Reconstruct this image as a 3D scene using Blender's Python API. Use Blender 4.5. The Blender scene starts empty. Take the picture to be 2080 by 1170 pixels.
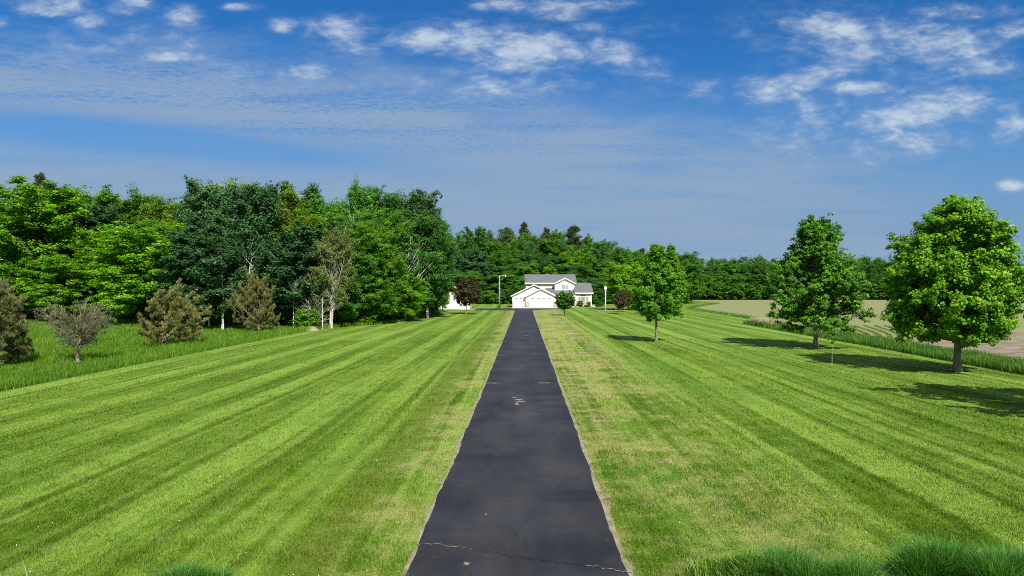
import bpy, math, random
import numpy as np
R = math.radians
SC = bpy.context.scene
COL = SC.collection
F = 1387.0      # focal length of the photograph in its own pixels
CH = 4.65       # camera height (drone), camera is level
# ------------------------------------------------------------------ camera
cam = bpy.data.cameras.new('camera'); cam.lens = 24.0; cam.sensor_width = 36.0
cam.clip_start = 0.1; cam.clip_end = 6000
co = bpy.data.objects.new('camera', cam); COL.objects.link(co)
co.location = (0, 0, CH); co.rotation_euler = (R(90), 0, 0)
SC.camera = co
SC.view_settings.view_transform = 'Standard'; SC.view_settings.look = 'None'
SC.view_settings.gamma = 1.0; SC.view_settings.exposure = 0.60
SC.cycles.max_bounces = 9; SC.cycles.diffuse_bounces = 6; SC.cycles.glossy_bounces = 2
SC.cycles.transmission_bounces = 6; SC.cycles.caustics_reflective = False; SC.cycles.caustics_refractive = False
SC.cycles.use_denoising = False
SC.cycles.pixel_filter_type = 'BLACKMAN_HARRIS'; SC.cycles.filter_width = 1.0

# ------------------------------------------------------------------ node helper
class S:
    def __init__(s, nt, k): s.nt = nt; s.k = k
    def _m(s, op, *a):
        n = s.nt.nodes.new('ShaderNodeMath'); n.operation = op
        for i, v in enumerate(a):
            if isinstance(v, S): s.nt.links.new(v.k, n.inputs[i])
            else: n.inputs[i].default_value = v
        return S(s.nt, n.outputs[0])
    def __add__(s, o): return s._m('ADD', s, o)
    def __radd__(s, o): return s._m('ADD', o, s)
    def __sub__(s, o): return s._m('SUBTRACT', s, o)
    def __rsub__(s, o): return s._m('SUBTRACT', o, s)
    def __mul__(s, o): return s._m('MULTIPLY', s, o)
    def __rmul__(s, o): return s._m('MULTIPLY', o, s)
    def __truediv__(s, o): return s._m('DIVIDE', s, o)
    def __rtruediv__(s, o): return s._m('DIVIDE', o, s)
    def sin(s): return s._m('SINE', s)
    def abs(s): return s._m('ABSOLUTE', s)
    def frac(s): return s._m('FRACT', s)
    def pow(s, p): return s._m('POWER', s, p)
    def exp(s): return s._m('EXPONENT', s)
    def max(s, o): return s._m('MAXIMUM', s, o)
    def min(s, o): return s._m('MINIMUM', s, o)
    def floor(s): return s._m('FLOOR', s)
    def clamp(s): return s.max(0.0).min(1.0)
    def sm(s, lo, hi, a=0.0, b=1.0):
        n = s.nt.nodes.new('ShaderNodeMapRange'); n.interpolation_type = 'SMOOTHSTEP'
        s.nt.links.new(s.k, n.inputs['Value'])
        for q, v in (('From Min', lo), ('From Max', hi), ('To Min', a), ('To Max', b)): n.inputs[q].default_value = v
        return S(s.nt, n.outputs['Result'])
def setin(nt, sock, v):
    if isinstance(v, S): nt.links.new(v.k, sock)
    elif isinstance(v, tuple) and len(v) == 3 and sock.type == 'RGBA': sock.default_value = (*v, 1)
    else: sock.default_value = v
def vec(nt, x, y, z=0.0):
    n = nt.nodes.new('ShaderNodeCombineXYZ')
    for i, v in enumerate((x, y, z)): setin(nt, n.inputs[i], v)
    return S(nt, n.outputs[0])
def sep(nt, v):
    n = nt.nodes.new('ShaderNodeSeparateXYZ'); nt.links.new(v.k, n.inputs[0])
    return [S(nt, o) for o in n.outputs]
def noise(nt, v, scale, detail=3.0, rough=0.55, dist=0.0):
    n = nt.nodes.new('ShaderNodeTexNoise'); nt.links.new(v.k, n.inputs['Vector'])
    n.inputs['Scale'].default_value = scale; n.inputs['Detail'].default_value = detail
    n.inputs['Roughness'].default_value = rough; n.inputs['Distortion'].default_value = dist
    return S(nt, n.outputs[0])
def mix(nt, f, a, b, mode='MIX'):
    n = nt.nodes.new('ShaderNodeMix'); n.data_type = 'RGBA'; n.blend_type = mode; n.clamp_factor = True
    setin(nt, n.inputs[0], f); setin(nt, n.inputs[6], a); setin(nt, n.inputs[7], b)
    return S(nt, n.outputs[2])
def position(nt): return S(nt, nt.nodes.new('ShaderNodeNewGeometry').outputs['Position'])
def objcoord(nt): return S(nt, nt.nodes.new('ShaderNodeTexCoord').outputs['Object'])
def island(nt): return S(nt, nt.nodes.new('ShaderNodeNewGeometry').outputs['Random Per Island'])
def objrand(nt): return S(nt, nt.nodes.new('ShaderNodeObjectInfo').outputs['Random'])
def attr(nt, name):
    n = nt.nodes.new('ShaderNodeAttribute'); n.attribute_name = name; return S(nt, n.outputs['Fac'])
def bright(nt, c, f):
    n = nt.nodes.new('ShaderNodeVectorMath'); n.operation = 'SCALE'
    setin(nt, n.inputs[0], c) if isinstance(c, S) else setattr(n.inputs[0], 'default_value', c)
    setin(nt, n.inputs['Scale'], f); return S(nt, n.outputs[0])
def material(name):
    m = bpy.data.materials.new(name); m.use_nodes = True; nt = m.node_tree; nt.nodes.clear()
    out = nt.nodes.new('ShaderNodeOutputMaterial'); return m, nt, out
def principled(nt, out, col, rough=0.7, spec=0.3, bump=None, bstr=0.3, bdist=0.02, metal=0.0):
    p = nt.nodes.new('ShaderNodeBsdfPrincipled')
    setin(nt, p.inputs['Base Color'], col); setin(nt, p.inputs['Roughness'], rough)
    p.inputs['Specular IOR Level'].default_value = spec; p.inputs['Metallic'].default_value = metal
    if bump is not None:
        b = nt.nodes.new('ShaderNodeBump'); b.inputs['Strength'].default_value = bstr; b.inputs['Distance'].default_value = bdist
        nt.links.new(bump.k, b.inputs['Height']); nt.links.new(b.outputs[0], p.inputs['Normal'])
    nt.links.new(p.outputs[0], out.inputs['Surface']); return p

# ------------------------------------------------------------------ sun and sky
SUN_EL = 44.0
GX, GY = -0.30, 0.954           # where shadows run on the ground (away from the camera, a little left)
sl = bpy.data.lights.new('sun', 'SUN'); sl.energy = 5.0; sl.angle = R(0.53); sl.color = (1.0, 0.95, 0.86)
so = bpy.data.objects.new('sun', sl); COL.objects.link(so)
from mathutils import Vector
sd = Vector((GX * math.cos(R(SUN_EL)), GY * math.cos(R(SUN_EL)), -math.sin(R(SUN_EL))))
so.rotation_euler = sd.to_track_quat('-Z', 'Y').to_euler(); so.location = (40, -80, 90)
W = bpy.data.worlds.new('World'); SC.world = W; W.use_nodes = True
nt = W.node_tree; nt.nodes.clear()
wo = nt.nodes.new('ShaderNodeOutputWorld'); bg = nt.nodes.new('ShaderNodeBackground')
nt.links.new(bg.outputs[0], wo.inputs[0])
sky = nt.nodes.new('ShaderNodeTexSky'); sky.sky_type = 'NISHITA'; sky.sun_disc = False
sky.sun_elevation = R(SUN_EL); sky.sun_rotation = math.atan2(-GX, -GY)
sky.air_density = 1.0; sky.dust_density = 0.3; sky.ozone_density = 3.0; sky.altitude = 300
d = S(nt, nt.nodes.new('ShaderNodeTexCoord').outputs['Generated'])
dx, dy, dz = sep(nt, d)
dyc = dy.max(0.05); a = dx / dyc; b = dz / dyc
zc = dz.max(0.025)
pl = vec(nt, dx / zc, dy / zc, 0.0)                       # the cloud layer as a plane overhead
pxs = lambda px: (px - 1040) / F
pys = lambda py: (585 - py) / F
def blob(px, py, rx, ry, amp, tilt=0.0):
    xa = a - pxs(px); yb = b - pys(py)
    if tilt: yb = yb + xa * tilt
    xa = xa / (rx * 1.12 / F); yb = yb / (ry * 1.15 / F)
    return ((xa * xa + yb * yb) * -0.7).exp() * amp
cum = None
for B in ((880, 78, 95, 24, .9), (1000, 88, 130, 36, 1.05, .1), (1120, 100, 100, 30, .95, .2), (1230, 112, 90, 30, .85, .15), (1060, 132, 75, 26, .7),
          (1300, 140, 60, 20, .6, .25), (690, 62, 75, 26, .85), (575, 52, 34, 13, .75), (740, 95, 60, 16, .65), (1135, 20, 55, 20, .95), (1215, 8, 60, 14, .8), (1195, 55, 55, 12, .55),
          (1700, 60, 80, 30, .95, .2), (1750, 110, 85, 28, .85), (1920, 95, 110, 42, .85), (1990, 130, 90, 30, .7), (1560, 185, 60, 24, 1.0), (1640, 160, 75, 22, .95, -.2),
          (1740, 178, 65, 16, .95), (1900, 220, 90, 32, 1.1, -.15), (1820, 235, 90, 20, .8), (1850, 290, 150, 32, .75, -.1), (1740, 292, 80, 18, .65), (2060, 60, 40, 18, .8), (2050, 260, 50, 30, .75, -.2),
          (2055, 377, 28, 12, 1.0), (1960, 25, 90, 16, .7), (110, 12, 75, 20, .85), (265, 8, 45, 18, .85), (372, 32, 38, 20, .75), (180, 42, 42, 14, .7), (482, 14, 38, 9, .85),
          (130, 75, 60, 16, .5), (260, 82, 55, 18, .6), (205, 100, 90, 14, .5), (350, 115, 75, 10, .75), (640, 145, 60, 18, .7), (990, 183, 80, 14, .7), (1020, 10, 60, 14, .65), (910, 145, 30, 14, .6),
          (1190, 172, 60, 14, .5), (1420, 185, 60, 20, .5, -.2), (0, 45, 20, 14, .6), (440, 130, 40, 12, .4), (1530, 70, 60, 16, .45)):
    t = blob(*B); cum = t if cum is None else cum.max(t)
pc = vec(nt, a, b * 1.75 + a * .15, 0.0)
n1 = noise(nt, pc, 13.0, 8, .60, .25)
n2 = noise(nt, vec(nt, a + b * .7, b * 2.5 - a * .35, 5.0), 30.0, 5, .6, .35)
wide = None
for B in ((250, 90, 300, 50, .42), (620, 150, 240, 45, .42), (1020, 170, 280, 45, .48), (1780, 90, 260, 75, .55, .1), (1780, 240, 300, 80, .55, -.05), (1100, 70, 320, 60, .35), (1420, 190, 110, 35, .38)):
    q = blob(*B); wide = q if wide is None else wide.max(q)
cum = cum.max(wide)
cden = (cum * 1.0 + (n1 - 0.5) * 1.55 + (n2 - .5) * 1.25).sm(-0.02, 1.38)
cden = cden * cum.sm(0.0, 0.55)
# veil: thin ripply cloud sheet, upper edge falls from left to right, with a clear blue gap low on the left
edge = (a.max(-.75) + .75)
top = 0.385 - edge * 0.040 - (edge * edge) * 0.075
n3 = noise(nt, pl, 1.3, 6, .6, .5)
n4 = noise(nt, pl, 26.0, 4, .6, .6)
n5 = noise(nt, vec(nt, a * 2.0, b * 26.0, 3.0), 1.6, 5, .55, .3)
veil = (top - b + (n3 - .5) * .13).sm(-0.02, 0.10)
gap = blob(150, 272, 330, 30, 1.0, .1) + blob(480, 300, 330, 22, .75, .12) + blob(1960, 400, 220, 60, .6) + blob(2080, 470, 120, 60, .5)
veil = veil * (1.0 - gap.clamp() * .85)
veil = veil * (0.90 + (n4 - .5) * (b - .05).sm(.0, .2) * 2.3 + (n5 - .5) * 2.1 + (n3 - .5) * .6).clamp()
hs = nt.nodes.new('ShaderNodeHueSaturation'); hs.inputs['Saturation'].default_value = 1.28; hs.inputs['Value'].default_value = 0.82
nt.links.new(sky.outputs[0], hs.inputs['Color'])
skyc = mix(nt, 1.0, S(nt, hs.outputs[0]), (0.47, 0.95, 1.25), 'MULTIPLY')
hz_ = b.sm(0.05, .36, 1.0, 0.0)
skyc = mix(nt, hz_ * .90, skyc, (1.60, 2.85, 4.80))
c1 = mix(nt, (veil * 0.95).clamp(), skyc, (2.60, 3.62, 5.2))
shade = mix(nt, (n1 * .6 + n2 * .25 + cden * .6).sm(.45, 1.10), (2.8, 3.8, 5.6), (5.6, 6.5, 7.3))
c2 = mix(nt, cden * .88, c1, shade)
# unseen bright cloud added overhead and behind the viewer to lift the fill light
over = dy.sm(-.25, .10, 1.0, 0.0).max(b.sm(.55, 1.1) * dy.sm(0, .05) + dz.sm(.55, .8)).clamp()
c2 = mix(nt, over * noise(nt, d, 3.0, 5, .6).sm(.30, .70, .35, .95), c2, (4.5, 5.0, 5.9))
# below the horizon the dome shows plain pale sky
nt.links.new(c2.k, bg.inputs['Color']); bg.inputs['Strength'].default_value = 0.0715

# ------------------------------------------------------------------ mesh helpers
def mesh_np(name, verts, faces_flat, nper, mat, attrs=None, smooth=False):
    """one mesh from numpy: verts (N,3), faces_flat (M*nper)"""
    me = bpy.data.meshes.new(name)
    nf = len(faces_flat) // nper
    me.vertices.add(len(verts)); me.vertices.foreach_set('co', np.asarray(verts, np.float32).ravel())
    me.loops.add(len(faces_flat)); me.loops.foreach_set('vertex_index', np.asarray(faces_flat, np.int32))
    me.polygons.add(nf); me.polygons.foreach_set('loop_start', np.arange(0, nf * nper, nper, dtype=np.int32))
    if smooth: me.polygons.foreach_set('use_smooth', np.ones(nf, bool))
    me.update(calc_edges=True)
    for k, v in (attrs or {}).items():
        at = me.attributes.new(k, 'FLOAT', 'FACE'); at.data.foreach_set('value', np.asarray(v, np.float32))
    if mat: me.materials.append(mat)
    return me
def link(name, me, parent=None, loc=(0, 0, 0)):
    o = bpy.data.objects.new(name, me); COL.objects.link(o); o.location = loc
    if parent: o.parent = parent
    return o
def tag(o, label=None, cat=None, group=None, kind=None):
    if label: o['label'] = label
    if cat: o['category'] = cat
    if group: o['group'] = group
    if kind: o['kind'] = kind
    return o
def empty(name, loc, rz=0, label=None, cat=None, group=None):
    o = bpy.data.objects.new(name, None); COL.objects.link(o); o.location = loc; o.rotation_euler = (0, 0, rz)
    o.empty_display_size = .3
    return tag(o, label, cat, group)
class MB:
    """collects simple solids into one mesh"""
    def __init__(s): s.v = []; s.f = []
    def add(s, vs, fs):
        o = len(s.v); s.v += [tuple(p) for p in vs]; s.f += [tuple(i + o for i in f) for f in fs]; return s
    def box(s, x0, x1, y0, y1, z0, z1):
        return s.add([(x0, y0, z0), (x1, y0, z0), (x1, y1, z0), (x0, y1, z0), (x0, y0, z1), (x1, y0, z1), (x1, y1, z1), (x0, y1, z1)],
                     [(0, 3, 2, 1), (4, 5, 6, 7), (0, 1, 5, 4), (1, 2, 6, 5), (2, 3, 7, 6), (3, 0, 4, 7)])
    def prism_y(s, poly, y0, y1):      # polygon in xz (counter-clockwise seen from -y) pushed along y
        n = len(poly)
        return s.add([(x, y0, z) for x, z in poly] + [(x, y1, z) for x, z in poly],
                     [tuple(range(n)), tuple(range(2 * n - 1, n - 1, -1))] + [(i, i + n, (i + 1) % n + n, (i + 1) % n) for i in range(n)])
    def prism_x(s, poly, x0, x1):      # polygon in yz pushed along x
        n = len(poly)
        return s.add([(x0, y, z) for y, z in poly] + [(x1, y, z) for y, z in poly],
                     [tuple(range(n - 1, -1, -1)), tuple(range(n, 2 * n))] + [((i + 1) % n, (i + 1) % n + n, i + n, i) for i in range(n)])
    def tube(s, pts, rad, k=8, cap=True):
        pts = [Vector(p) for p in pts]; n0 = len(s.v)
        rad = rad if isinstance(rad, (list, tuple)) else [rad] * len(pts)
        for i, p in enumerate(pts):
            t = (pts[min(i + 1, len(pts) - 1)] - pts[max(i - 1, 0)]).normalized()
            u = t.cross(Vector((0, 1, 0.01)) if abs(t.y) < .9 else Vector((1, 0, 0))).normalized(); w = t.cross(u)
            for j in range(k):
                q = p + (u * math.cos(2 * math.pi * j / k) + w * math.sin(2 * math.pi * j / k)) * rad[i]; s.v.append(tuple(q))
        for i in range(len(pts) - 1):
            for j in range(k):
                s.f.append((n0 + i * k + j, n0 + i * k + (j + 1) % k, n0 + (i + 1) * k + (j + 1) % k, n0 + (i + 1) * k + j))
        if cap:
            s.f.append(tuple(n0 + j for j in range(k - 1, -1, -1))); e = n0 + (len(pts) - 1) * k
            s.f.append(tuple(e + j for j in range(k)))
        return s
    def build(s, name, mat, parent=None, smooth=False):
        me = bpy.data.meshes.new(name); me.from_pydata(s.v, [], s.f); me.materials.append(mat)
        if smooth:
            for p in me.polygons: p.use_smooth = True
        me.update(); o = link(name, me, parent)
        if parent: o.matrix_parent_inverse = parent.matrix_basis.inverted()   # children are given in world coordinates
        return o
def gpt(px, py):                       # a ground point seen at a pixel of the photograph, worked out once to lay the place out
    D = F * CH / (py - 585.0); return ((px - 1040) / F * D, D)
def zat(py, D): return CH - (py - 585.0) * D / F
def xat(px, D): return (px - 1040.0) * D / F

# ------------------------------------------------------------------ materials: ground
DS = 0.018                              # the drive runs 1 degree right of the view
def lawn_colour(nt):
    P = position(nt); x, y, z = sep(nt, P)
    wob = noise(nt, vec(nt, x * .25, y * .10), .35, 2) - .5
    u = x - y * DS + wob * .8
    bands = noise(nt, vec(nt, u * .55, y * .022, 7.0), 1.0, 2, .5)
    fine = noise(nt, vec(nt, u * 3.8, y * .08, 3.0), 1.0, 4, .65)
    alt = (u * (math.pi / 1.45)).sin()
    ln = ((u / 1.9).frac() - .5).abs()
    line = ln.sm(.02, .15, 1.0, 0.0)
    along = noise(nt, vec(nt, u * .25, y * .04, 1.0), 1.0, 3)
    patch = noise(nt, vec(nt, x, y, 0.0), .28, 5, .6)
    tuft = noise(nt, vec(nt, x, y, 0.0), 1.6, 5, .65)
    micro = noise(nt, vec(nt, x, y, 0.0), 9.0, 4, .7)
    k = alt.sm(-.25, .25, -.5, .5) * (.28 + along.sm(.35, .65) * .32) + (bands - .5) * 1.5 + (fine - .5) * 1.9 + (patch - .5) * 1.1 + .5
    col = mix(nt, k.clamp(), (0.070, 0.134, 0.0075), (0.182, 0.285, 0.040))
    col = mix(nt, line * along.sm(.32, .56) * .82, col, (0.055, 0.108, 0.005))
    # cooler green clover-like patches and yellow patches
    col = mix(nt, noise(nt, vec(nt, x * .6, y * .22, 5.0), .35, 4).sm(.52, .68) * .55, col, (0.090, 0.200, 0.024))
    col = mix(nt, noise(nt, vec(nt, x, y, 9.0), .22, 4).sm(.55, .75) * .5, col, (0.175, 0.245, 0.016))
    # dry strips beside the drive
    ur = x - y * DS
    dr = ((ur - 1.5).sm(0, .3) * (ur - 4.2).sm(0, 3.6, 1, 0)) * y.sm(8, 45, .75, 1.15)
    dl = ((ur * -1.0 - 1.9).sm(0, .2) * (ur * -1.0 - 2.6).sm(0, 1.6, 1, 0)) * .8
    dry = (dr + dl) * ((patch - .5) * 4.0 + (tuft - .5) * 2.6 + (fine - .5) * 2.2 + y.sm(12, 60, .38, .66)).clamp()
    col = mix(nt, dry * .9, col, (0.275, 0.265, 0.095))
    dk = ((ur * -1.0 - 3.0).sm(0, .5) * (ur * -1.0 - 3.6).sm(0, 1.3, 1, 0)) * fine.sm(.35, .6)
    col = mix(nt, dk * .75, col, (0.105, 0.135, 0.015))
    straw = (tuft * .6 + micro * .4).sm(.52, .68)
    col = mix(nt, straw * .50, col, (0.275, 0.285, 0.105))
    bare = noise(nt, vec(nt, x, y, 21.0), .9, 4, .6).sm(.64, .70) * dr.clamp() * y.sm(11, 16)
    col = mix(nt, bare * .8, col, (0.36, 0.29, 0.19))
    col = mix(nt, (tuft * .6 + micro * .4).sm(.49, .32) * .72, col, (0.042, 0.098, 0.006))
    return col, tuft, micro
def mat_lawn():
    m, nt, out = material('lawn'); col, tuft, micro = lawn_colour(nt)
    principled(nt, out, col, .95, .12, micro + tuft * 1.5, .7, .06); return m
def mat_lawn_blade():
    m, nt, out = material('lawn_blade'); col, tuft, micro = lawn_colour(nt)
    r = island(nt); col = bright(nt, col, r.sm(0, 1, .72, 1.55))
    a = nt.nodes.new('ShaderNodeBsdfDiffuse'); b = nt.nodes.new('ShaderNodeBsdfTranslucent'); ms = nt.nodes.new('ShaderNodeMixShader')
    nt.links.new(col.k, a.inputs[0]); nt.links.new(col.k, b.inputs[0]); ms.inputs[0].default_value = .3
    nt.links.new(a.outputs[0], ms.inputs[1]); nt.links.new(b.outputs[0], ms.inputs[2]); nt.links.new(ms.outputs[0], out.inputs[0]); return m
def mat_ground(name, c1, c2, c3, sc=.5):
    m, nt, out = material(name); P = position(nt)
    n = noise(nt, P, sc, 5, .62); q = noise(nt, P, sc * 7, 4, .65)
    col = mix(nt, n.sm(.35, .65), c1, c2); col = mix(nt, q.sm(.5, .72) * .7, col, c3)
    principled(nt, out, col, .95, .1, q, .8, .1); return m
def mat_asphalt():
    m, nt, out = material('asphalt'); P = position(nt); x, y, z = sep(nt, P)
    big = noise(nt, vec(nt, x * .8, y * .35), .9, 5, .6)
    u = x - y * DS
    track = ((u.abs() - .75) / .32); track = (track * track * -1.0).exp()
    cen = ((u + .15) / .55); cen = (cen * cen * -1.0).exp() * noise(nt, vec(nt, x * .5, y * .12, 4.0), 1.0, 3).sm(.4, .7)
    cross = noise(nt, vec(nt, x * .12, y * .55, 2.0), 1.0, 4, .6)
    gr = noise(nt, P, 60, 3, .7)
    k = (big - .5) * 1.7 + (cross - .5) * 1.5 + track * .16 + cen * .55 + .30
    col = mix(nt, k.clamp(), (0.0105, 0.0108, 0.0135), (0.038, 0.0375, 0.041))
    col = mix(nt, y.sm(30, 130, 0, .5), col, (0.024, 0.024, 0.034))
    spk = noise(nt, P, 14, 2, .5).sm(.70, .78)
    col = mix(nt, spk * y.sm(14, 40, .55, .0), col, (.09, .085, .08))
    col = bright(nt, col, gr.sm(.3, .7, .70, 1.35))
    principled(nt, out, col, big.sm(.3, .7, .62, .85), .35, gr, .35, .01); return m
def mat_sand(name='sand', c1=(.29, .245, .175), c2=(.16, .145, .085)):
    m, nt, out = material(name); P = position(nt)
    n = noise(nt, P, 3.0, 5, .7); q = noise(nt, P, 30.0, 3, .7)
    col = mix(nt, n.sm(.35, .7), c1, c2); col = mix(nt, q.sm(.55, .7) * .6, col, (.42, .38, .32))
    principled(nt, out, col, .95, .1, q, .6, .02); return m
def mat_field():
    m, nt, out = material('field_soil'); P = position(nt); x, y, z = sep(nt, P)
    w = noise(nt, vec(nt, x * .04, y * .04), 1.0, 3) - .5
    v = y + w * 9.0 + (x * .035).sin() * 2.0 + x * .10
    row = ((v * (2 * math.pi / .9)).sin()).sm(-.2, .9)
    clod = noise(nt, vec(nt, x * .45, v * 2.2), 1.0, 5, .7)
    big = noise(nt, P, .05, 4, .6)
    col = mix(nt, clod.sm(.35, .68), (0.105, 0.076, 0.055), (0.270, 0.212, 0.160))
    col = mix(nt, row * clod.sm(.40, .6) * .9, col, (0.42, 0.36, 0.28))
    # sparse seedlings: seen at a lower angle further away the green shows more
    green = (y.sm(50, 85, .10, .95) + (big - .5) * 1.0).clamp() * noise(nt, vec(nt, x * .3, v * 1.1, 2.0), 1.0, 4, .7).sm(.28, .52)
    col = mix(nt, green, col, (0.200, 0.225, 0.090))
    principled(nt, out, col, .95, .08, clod, .8, .12); return m
def mat_plain(name, c, rough=.6, spec=.4, var=.12, sc=3.0, metal=0.0):
    m, nt, out = material(name); n = noise(nt, position(nt), sc, 4, .6)
    principled(nt, out, bright(nt, c, n.sm(.3, .7, 1 - var, 1 + var)), rough, spec, metal=metal); return m
def mat_siding(name, c):
    m, nt, out = material(name); x, y, z = sep(nt, position(nt))
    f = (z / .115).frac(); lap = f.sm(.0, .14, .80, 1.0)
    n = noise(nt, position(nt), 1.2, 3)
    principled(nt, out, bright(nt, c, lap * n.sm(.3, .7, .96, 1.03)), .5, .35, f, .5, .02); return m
def mat_brick(name, c1, c2, mortar):
    m, nt, out = material(name); x, y, z = sep(nt, position(nt))
    t = nt.nodes.new('ShaderNodeTexBrick'); nt.links.new(vec(nt, x + y, z).k, t.inputs['Vector'])
    t.inputs['Scale'].default_value = 1.0; t.inputs['Brick Width'].default_value = .22; t.inputs['Row Height'].default_value = .075
    t.inputs['Mortar Size'].default_value = .010
    for k, c in (('Color1', c1), ('Color2', c2), ('Mortar', mortar)): t.inputs[k].default_value = (*c, 1)
    principled(nt, out, S(nt, t.outputs[0]), .85, .2); return m
def mat_shingle():
    m, nt, out = material('roof_shingle'); x, y, z = sep(nt, position(nt))
    t = nt.nodes.new('ShaderNodeTexBrick'); nt.links.new(vec(nt, x + y * .3, z).k, t.inputs['Vector'])
    t.inputs['Scale'].default_value = 1.0; t.inputs['Brick Width'].default_value = .30; t.inputs['Row Height'].default_value = .07
    t.inputs['Mortar Size'].default_value = .006
    for k, c in (('Color1', (.120, .128, .132)), ('Color2', (.150, .158, .160)), ('Mortar', (.08, .08, .08))): t.inputs[k].default_value = (*c, 1)
    n = noise(nt, position(nt), .8, 4)
    principled(nt, out, bright(nt, S(nt, t.outputs[0]), n.sm(.3, .7, .86, 1.1)), .9, .15); return m
def mat_glass():
    m, nt, out = material('window_glass')
    principled(nt, out, (.015, .018, .022), .08, .6); return m
def mat_leaf(name, c1, c2, c3, tr=.32, rough=.5, jit=.25):
    """c1 dark .. c2 usual .. c3 fresh growth; tint is stored per leaf, objects differ a little"""
    m, nt, out = material(name)
    t = attr(nt, 'tint'); r = island(nt)
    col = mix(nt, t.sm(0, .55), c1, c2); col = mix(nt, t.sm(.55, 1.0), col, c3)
    col = bright(nt, col, r.sm(0, 1, 1 - jit, 1 + jit) * objrand(nt).sm(0, 1, .84, 1.16))
    p = nt.nodes.new('ShaderNodeBsdfPrincipled'); nt.links.new(col.k, p.inputs['Base Color'])
    p.inputs['Roughness'].default_value = rough; p.inputs['Specular IOR Level'].default_value = .25
    b = nt.nodes.new('ShaderNodeBsdfTranslucent'); tc = mix(nt, 1.0, col, (1.25, 1.15, .5), 'MULTIPLY'); nt.links.new(tc.k, b.inputs[0])
    ms = nt.nodes.new('ShaderNodeMixShader'); ms.inputs[0].default_value = tr
    nt.links.new(p.outputs[0], ms.inputs[1]); nt.links.new(b.outputs[0], ms.inputs[2]); nt.links.new(ms.outputs[0], out.inputs[0]); return m
def mat_bark(name, c1, c2, sc=6.0, zs=.25):
    m, nt, out = material(name); x, y, z = sep(nt, objcoord(nt))
    n = noise(nt, vec(nt, x, y, z * zs), sc, 5, .7)
    principled(nt, out, mix(nt, n.sm(.35, .65), c1, c2), .9, .15, n, .6, .05); return m
M = dict(
    lawn=mat_lawn(), blade=mat_lawn_blade(),
    ground=mat_ground('forest_floor', (.022, .034, .010), (.045, .055, .018), (.07, .055, .03), .3),
    meadow=mat_ground('meadow_ground', (.060, .130, .010), (.105, .200, .018), (.045, .095, .010), .35),
    asphalt=mat_asphalt(), sand=mat_sand(), field=mat_field(),
    concrete=mat_plain('concrete', (.48, .44, .40), .85, .2, .1, 1.0), mulch=mat_plain('mulch', (.30, .21, .15), .95, .1, .3, 4.0),
    gravel=mat_plain('gravel', (.38, .35, .30), .95, .1, .25, 6.0),
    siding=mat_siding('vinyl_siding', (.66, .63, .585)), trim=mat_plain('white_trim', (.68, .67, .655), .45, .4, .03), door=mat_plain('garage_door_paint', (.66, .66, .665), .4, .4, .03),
    brick=mat_brick('red_brick', (.34, .25, .215), (.40, .31, .27), (.44, .40, .37)), shingle=mat_shingle(), glass=mat_glass(),
    pale_glass=mat_plain('curtained_glass', (.13, .14, .17), .12, .6, .15, 2.0), soffit=mat_plain('soffit', (.42, .40, .38), .7, .2, .05),
    pole=mat_plain('weathered_pole', (.27, .265, .25), .8, .2, .12, 4.0), metal=mat_plain('galvanised_metal', (.55, .55, .55), .4, .5, .06, 3.0, .6),
    white=mat_plain('white_paint', (.80, .79, .77), .5, .4, .05), birdred=mat_plain('rose_paint', (.52, .33, .29), .6, .3, .08),
    dark=mat_plain('dark_hole', (.012, .011, .010), .8, .2, .1), lens=mat_plain('lamp_glass', (.7, .7, .68), .15, .6, .03), tar=mat_plain('tar', (.006, .006, .007), .5, .4, .1),
    stone=mat_plain('field_stone', (.40, .33, .27), .9, .2, .2, 3.0),
)
# ------------------------------------------------------------------ ground sheets
def sheet(name, poly, z, mat, kind='structure', label=None, cat=None):
    import mathutils.geometry as mg
    tri = mg.tessellate_polygon([[Vector((x, y, 0)) for x, y in poly]])
    me = bpy.data.meshes.new(name); me.from_pydata([(x, y, z) for x, y in poly], [], [tuple(t) for t in tri])
    me.update()
    for p in me.polygons:
        if p.normal.z < 0: p.flip()
    me.materials.append(mat); o = link(name, me)
    return tag(o, label, cat, kind=kind)
LEFT = [(-23.2, 4), (-23.0, 31), (-22.5, 52), (-22.3, 66), (-21.6, 76), (-19.0, 83), (-16.2, 88.5), (-14.6, 97), (-13.5, 112), (-13.3, 126), (-13.5, 138), (-16.5, 145), (-17, 206)]
RIGHT = [(62, 206), (39, 155), (35.6, 104), (33.5, 95), (30.0, 87), (29.2, 70), (28.6, 56), (27.3, 36), (26.6, 20), (26.2, 4)]
def dense(poly, rng, step, amp):
    out = []
    for (x0, y0), (x1, y1) in zip(poly[:-1], poly[1:]):
        n = max(1, int(math.hypot(x1 - x0, y1 - y0) / step))
        for i in range(n):
            t = i / n; out.append((x0 + (x1 - x0) * t + rng.uniform(-amp, amp), y0 + (y1 - y0) * t))
    out.append(poly[-1]); return out
rg = random.Random(3)
sheet('ground', [(-2500, -800), (2500, -800), (2500, 3500), (-2500, 3500)], 0.0, M['ground'])
sheet('meadow', [(-120, -30), (45, -30), (45, 4), (30.8, 4), (31.5, 36), (32.5, 60), (33.2, 84), (37, 104), (40.5, 155), (63, 206), (66, 262), (64, 275), (30, 208), (-40, 208), (-40, 140), (-14, 128), (-13.8, 112), (-15, 95),
                 (-17.5, 87.5), (-22, 80), (-27, 76.5), (-36, 77), (-52, 93), (-68, 104), (-120, 110)], 0.004, M['meadow'])
sheet('lawn', dense(LEFT, rg, 2, .12) + dense(RIGHT, rg, 2, .12), 0.008, M['lawn'])
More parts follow.
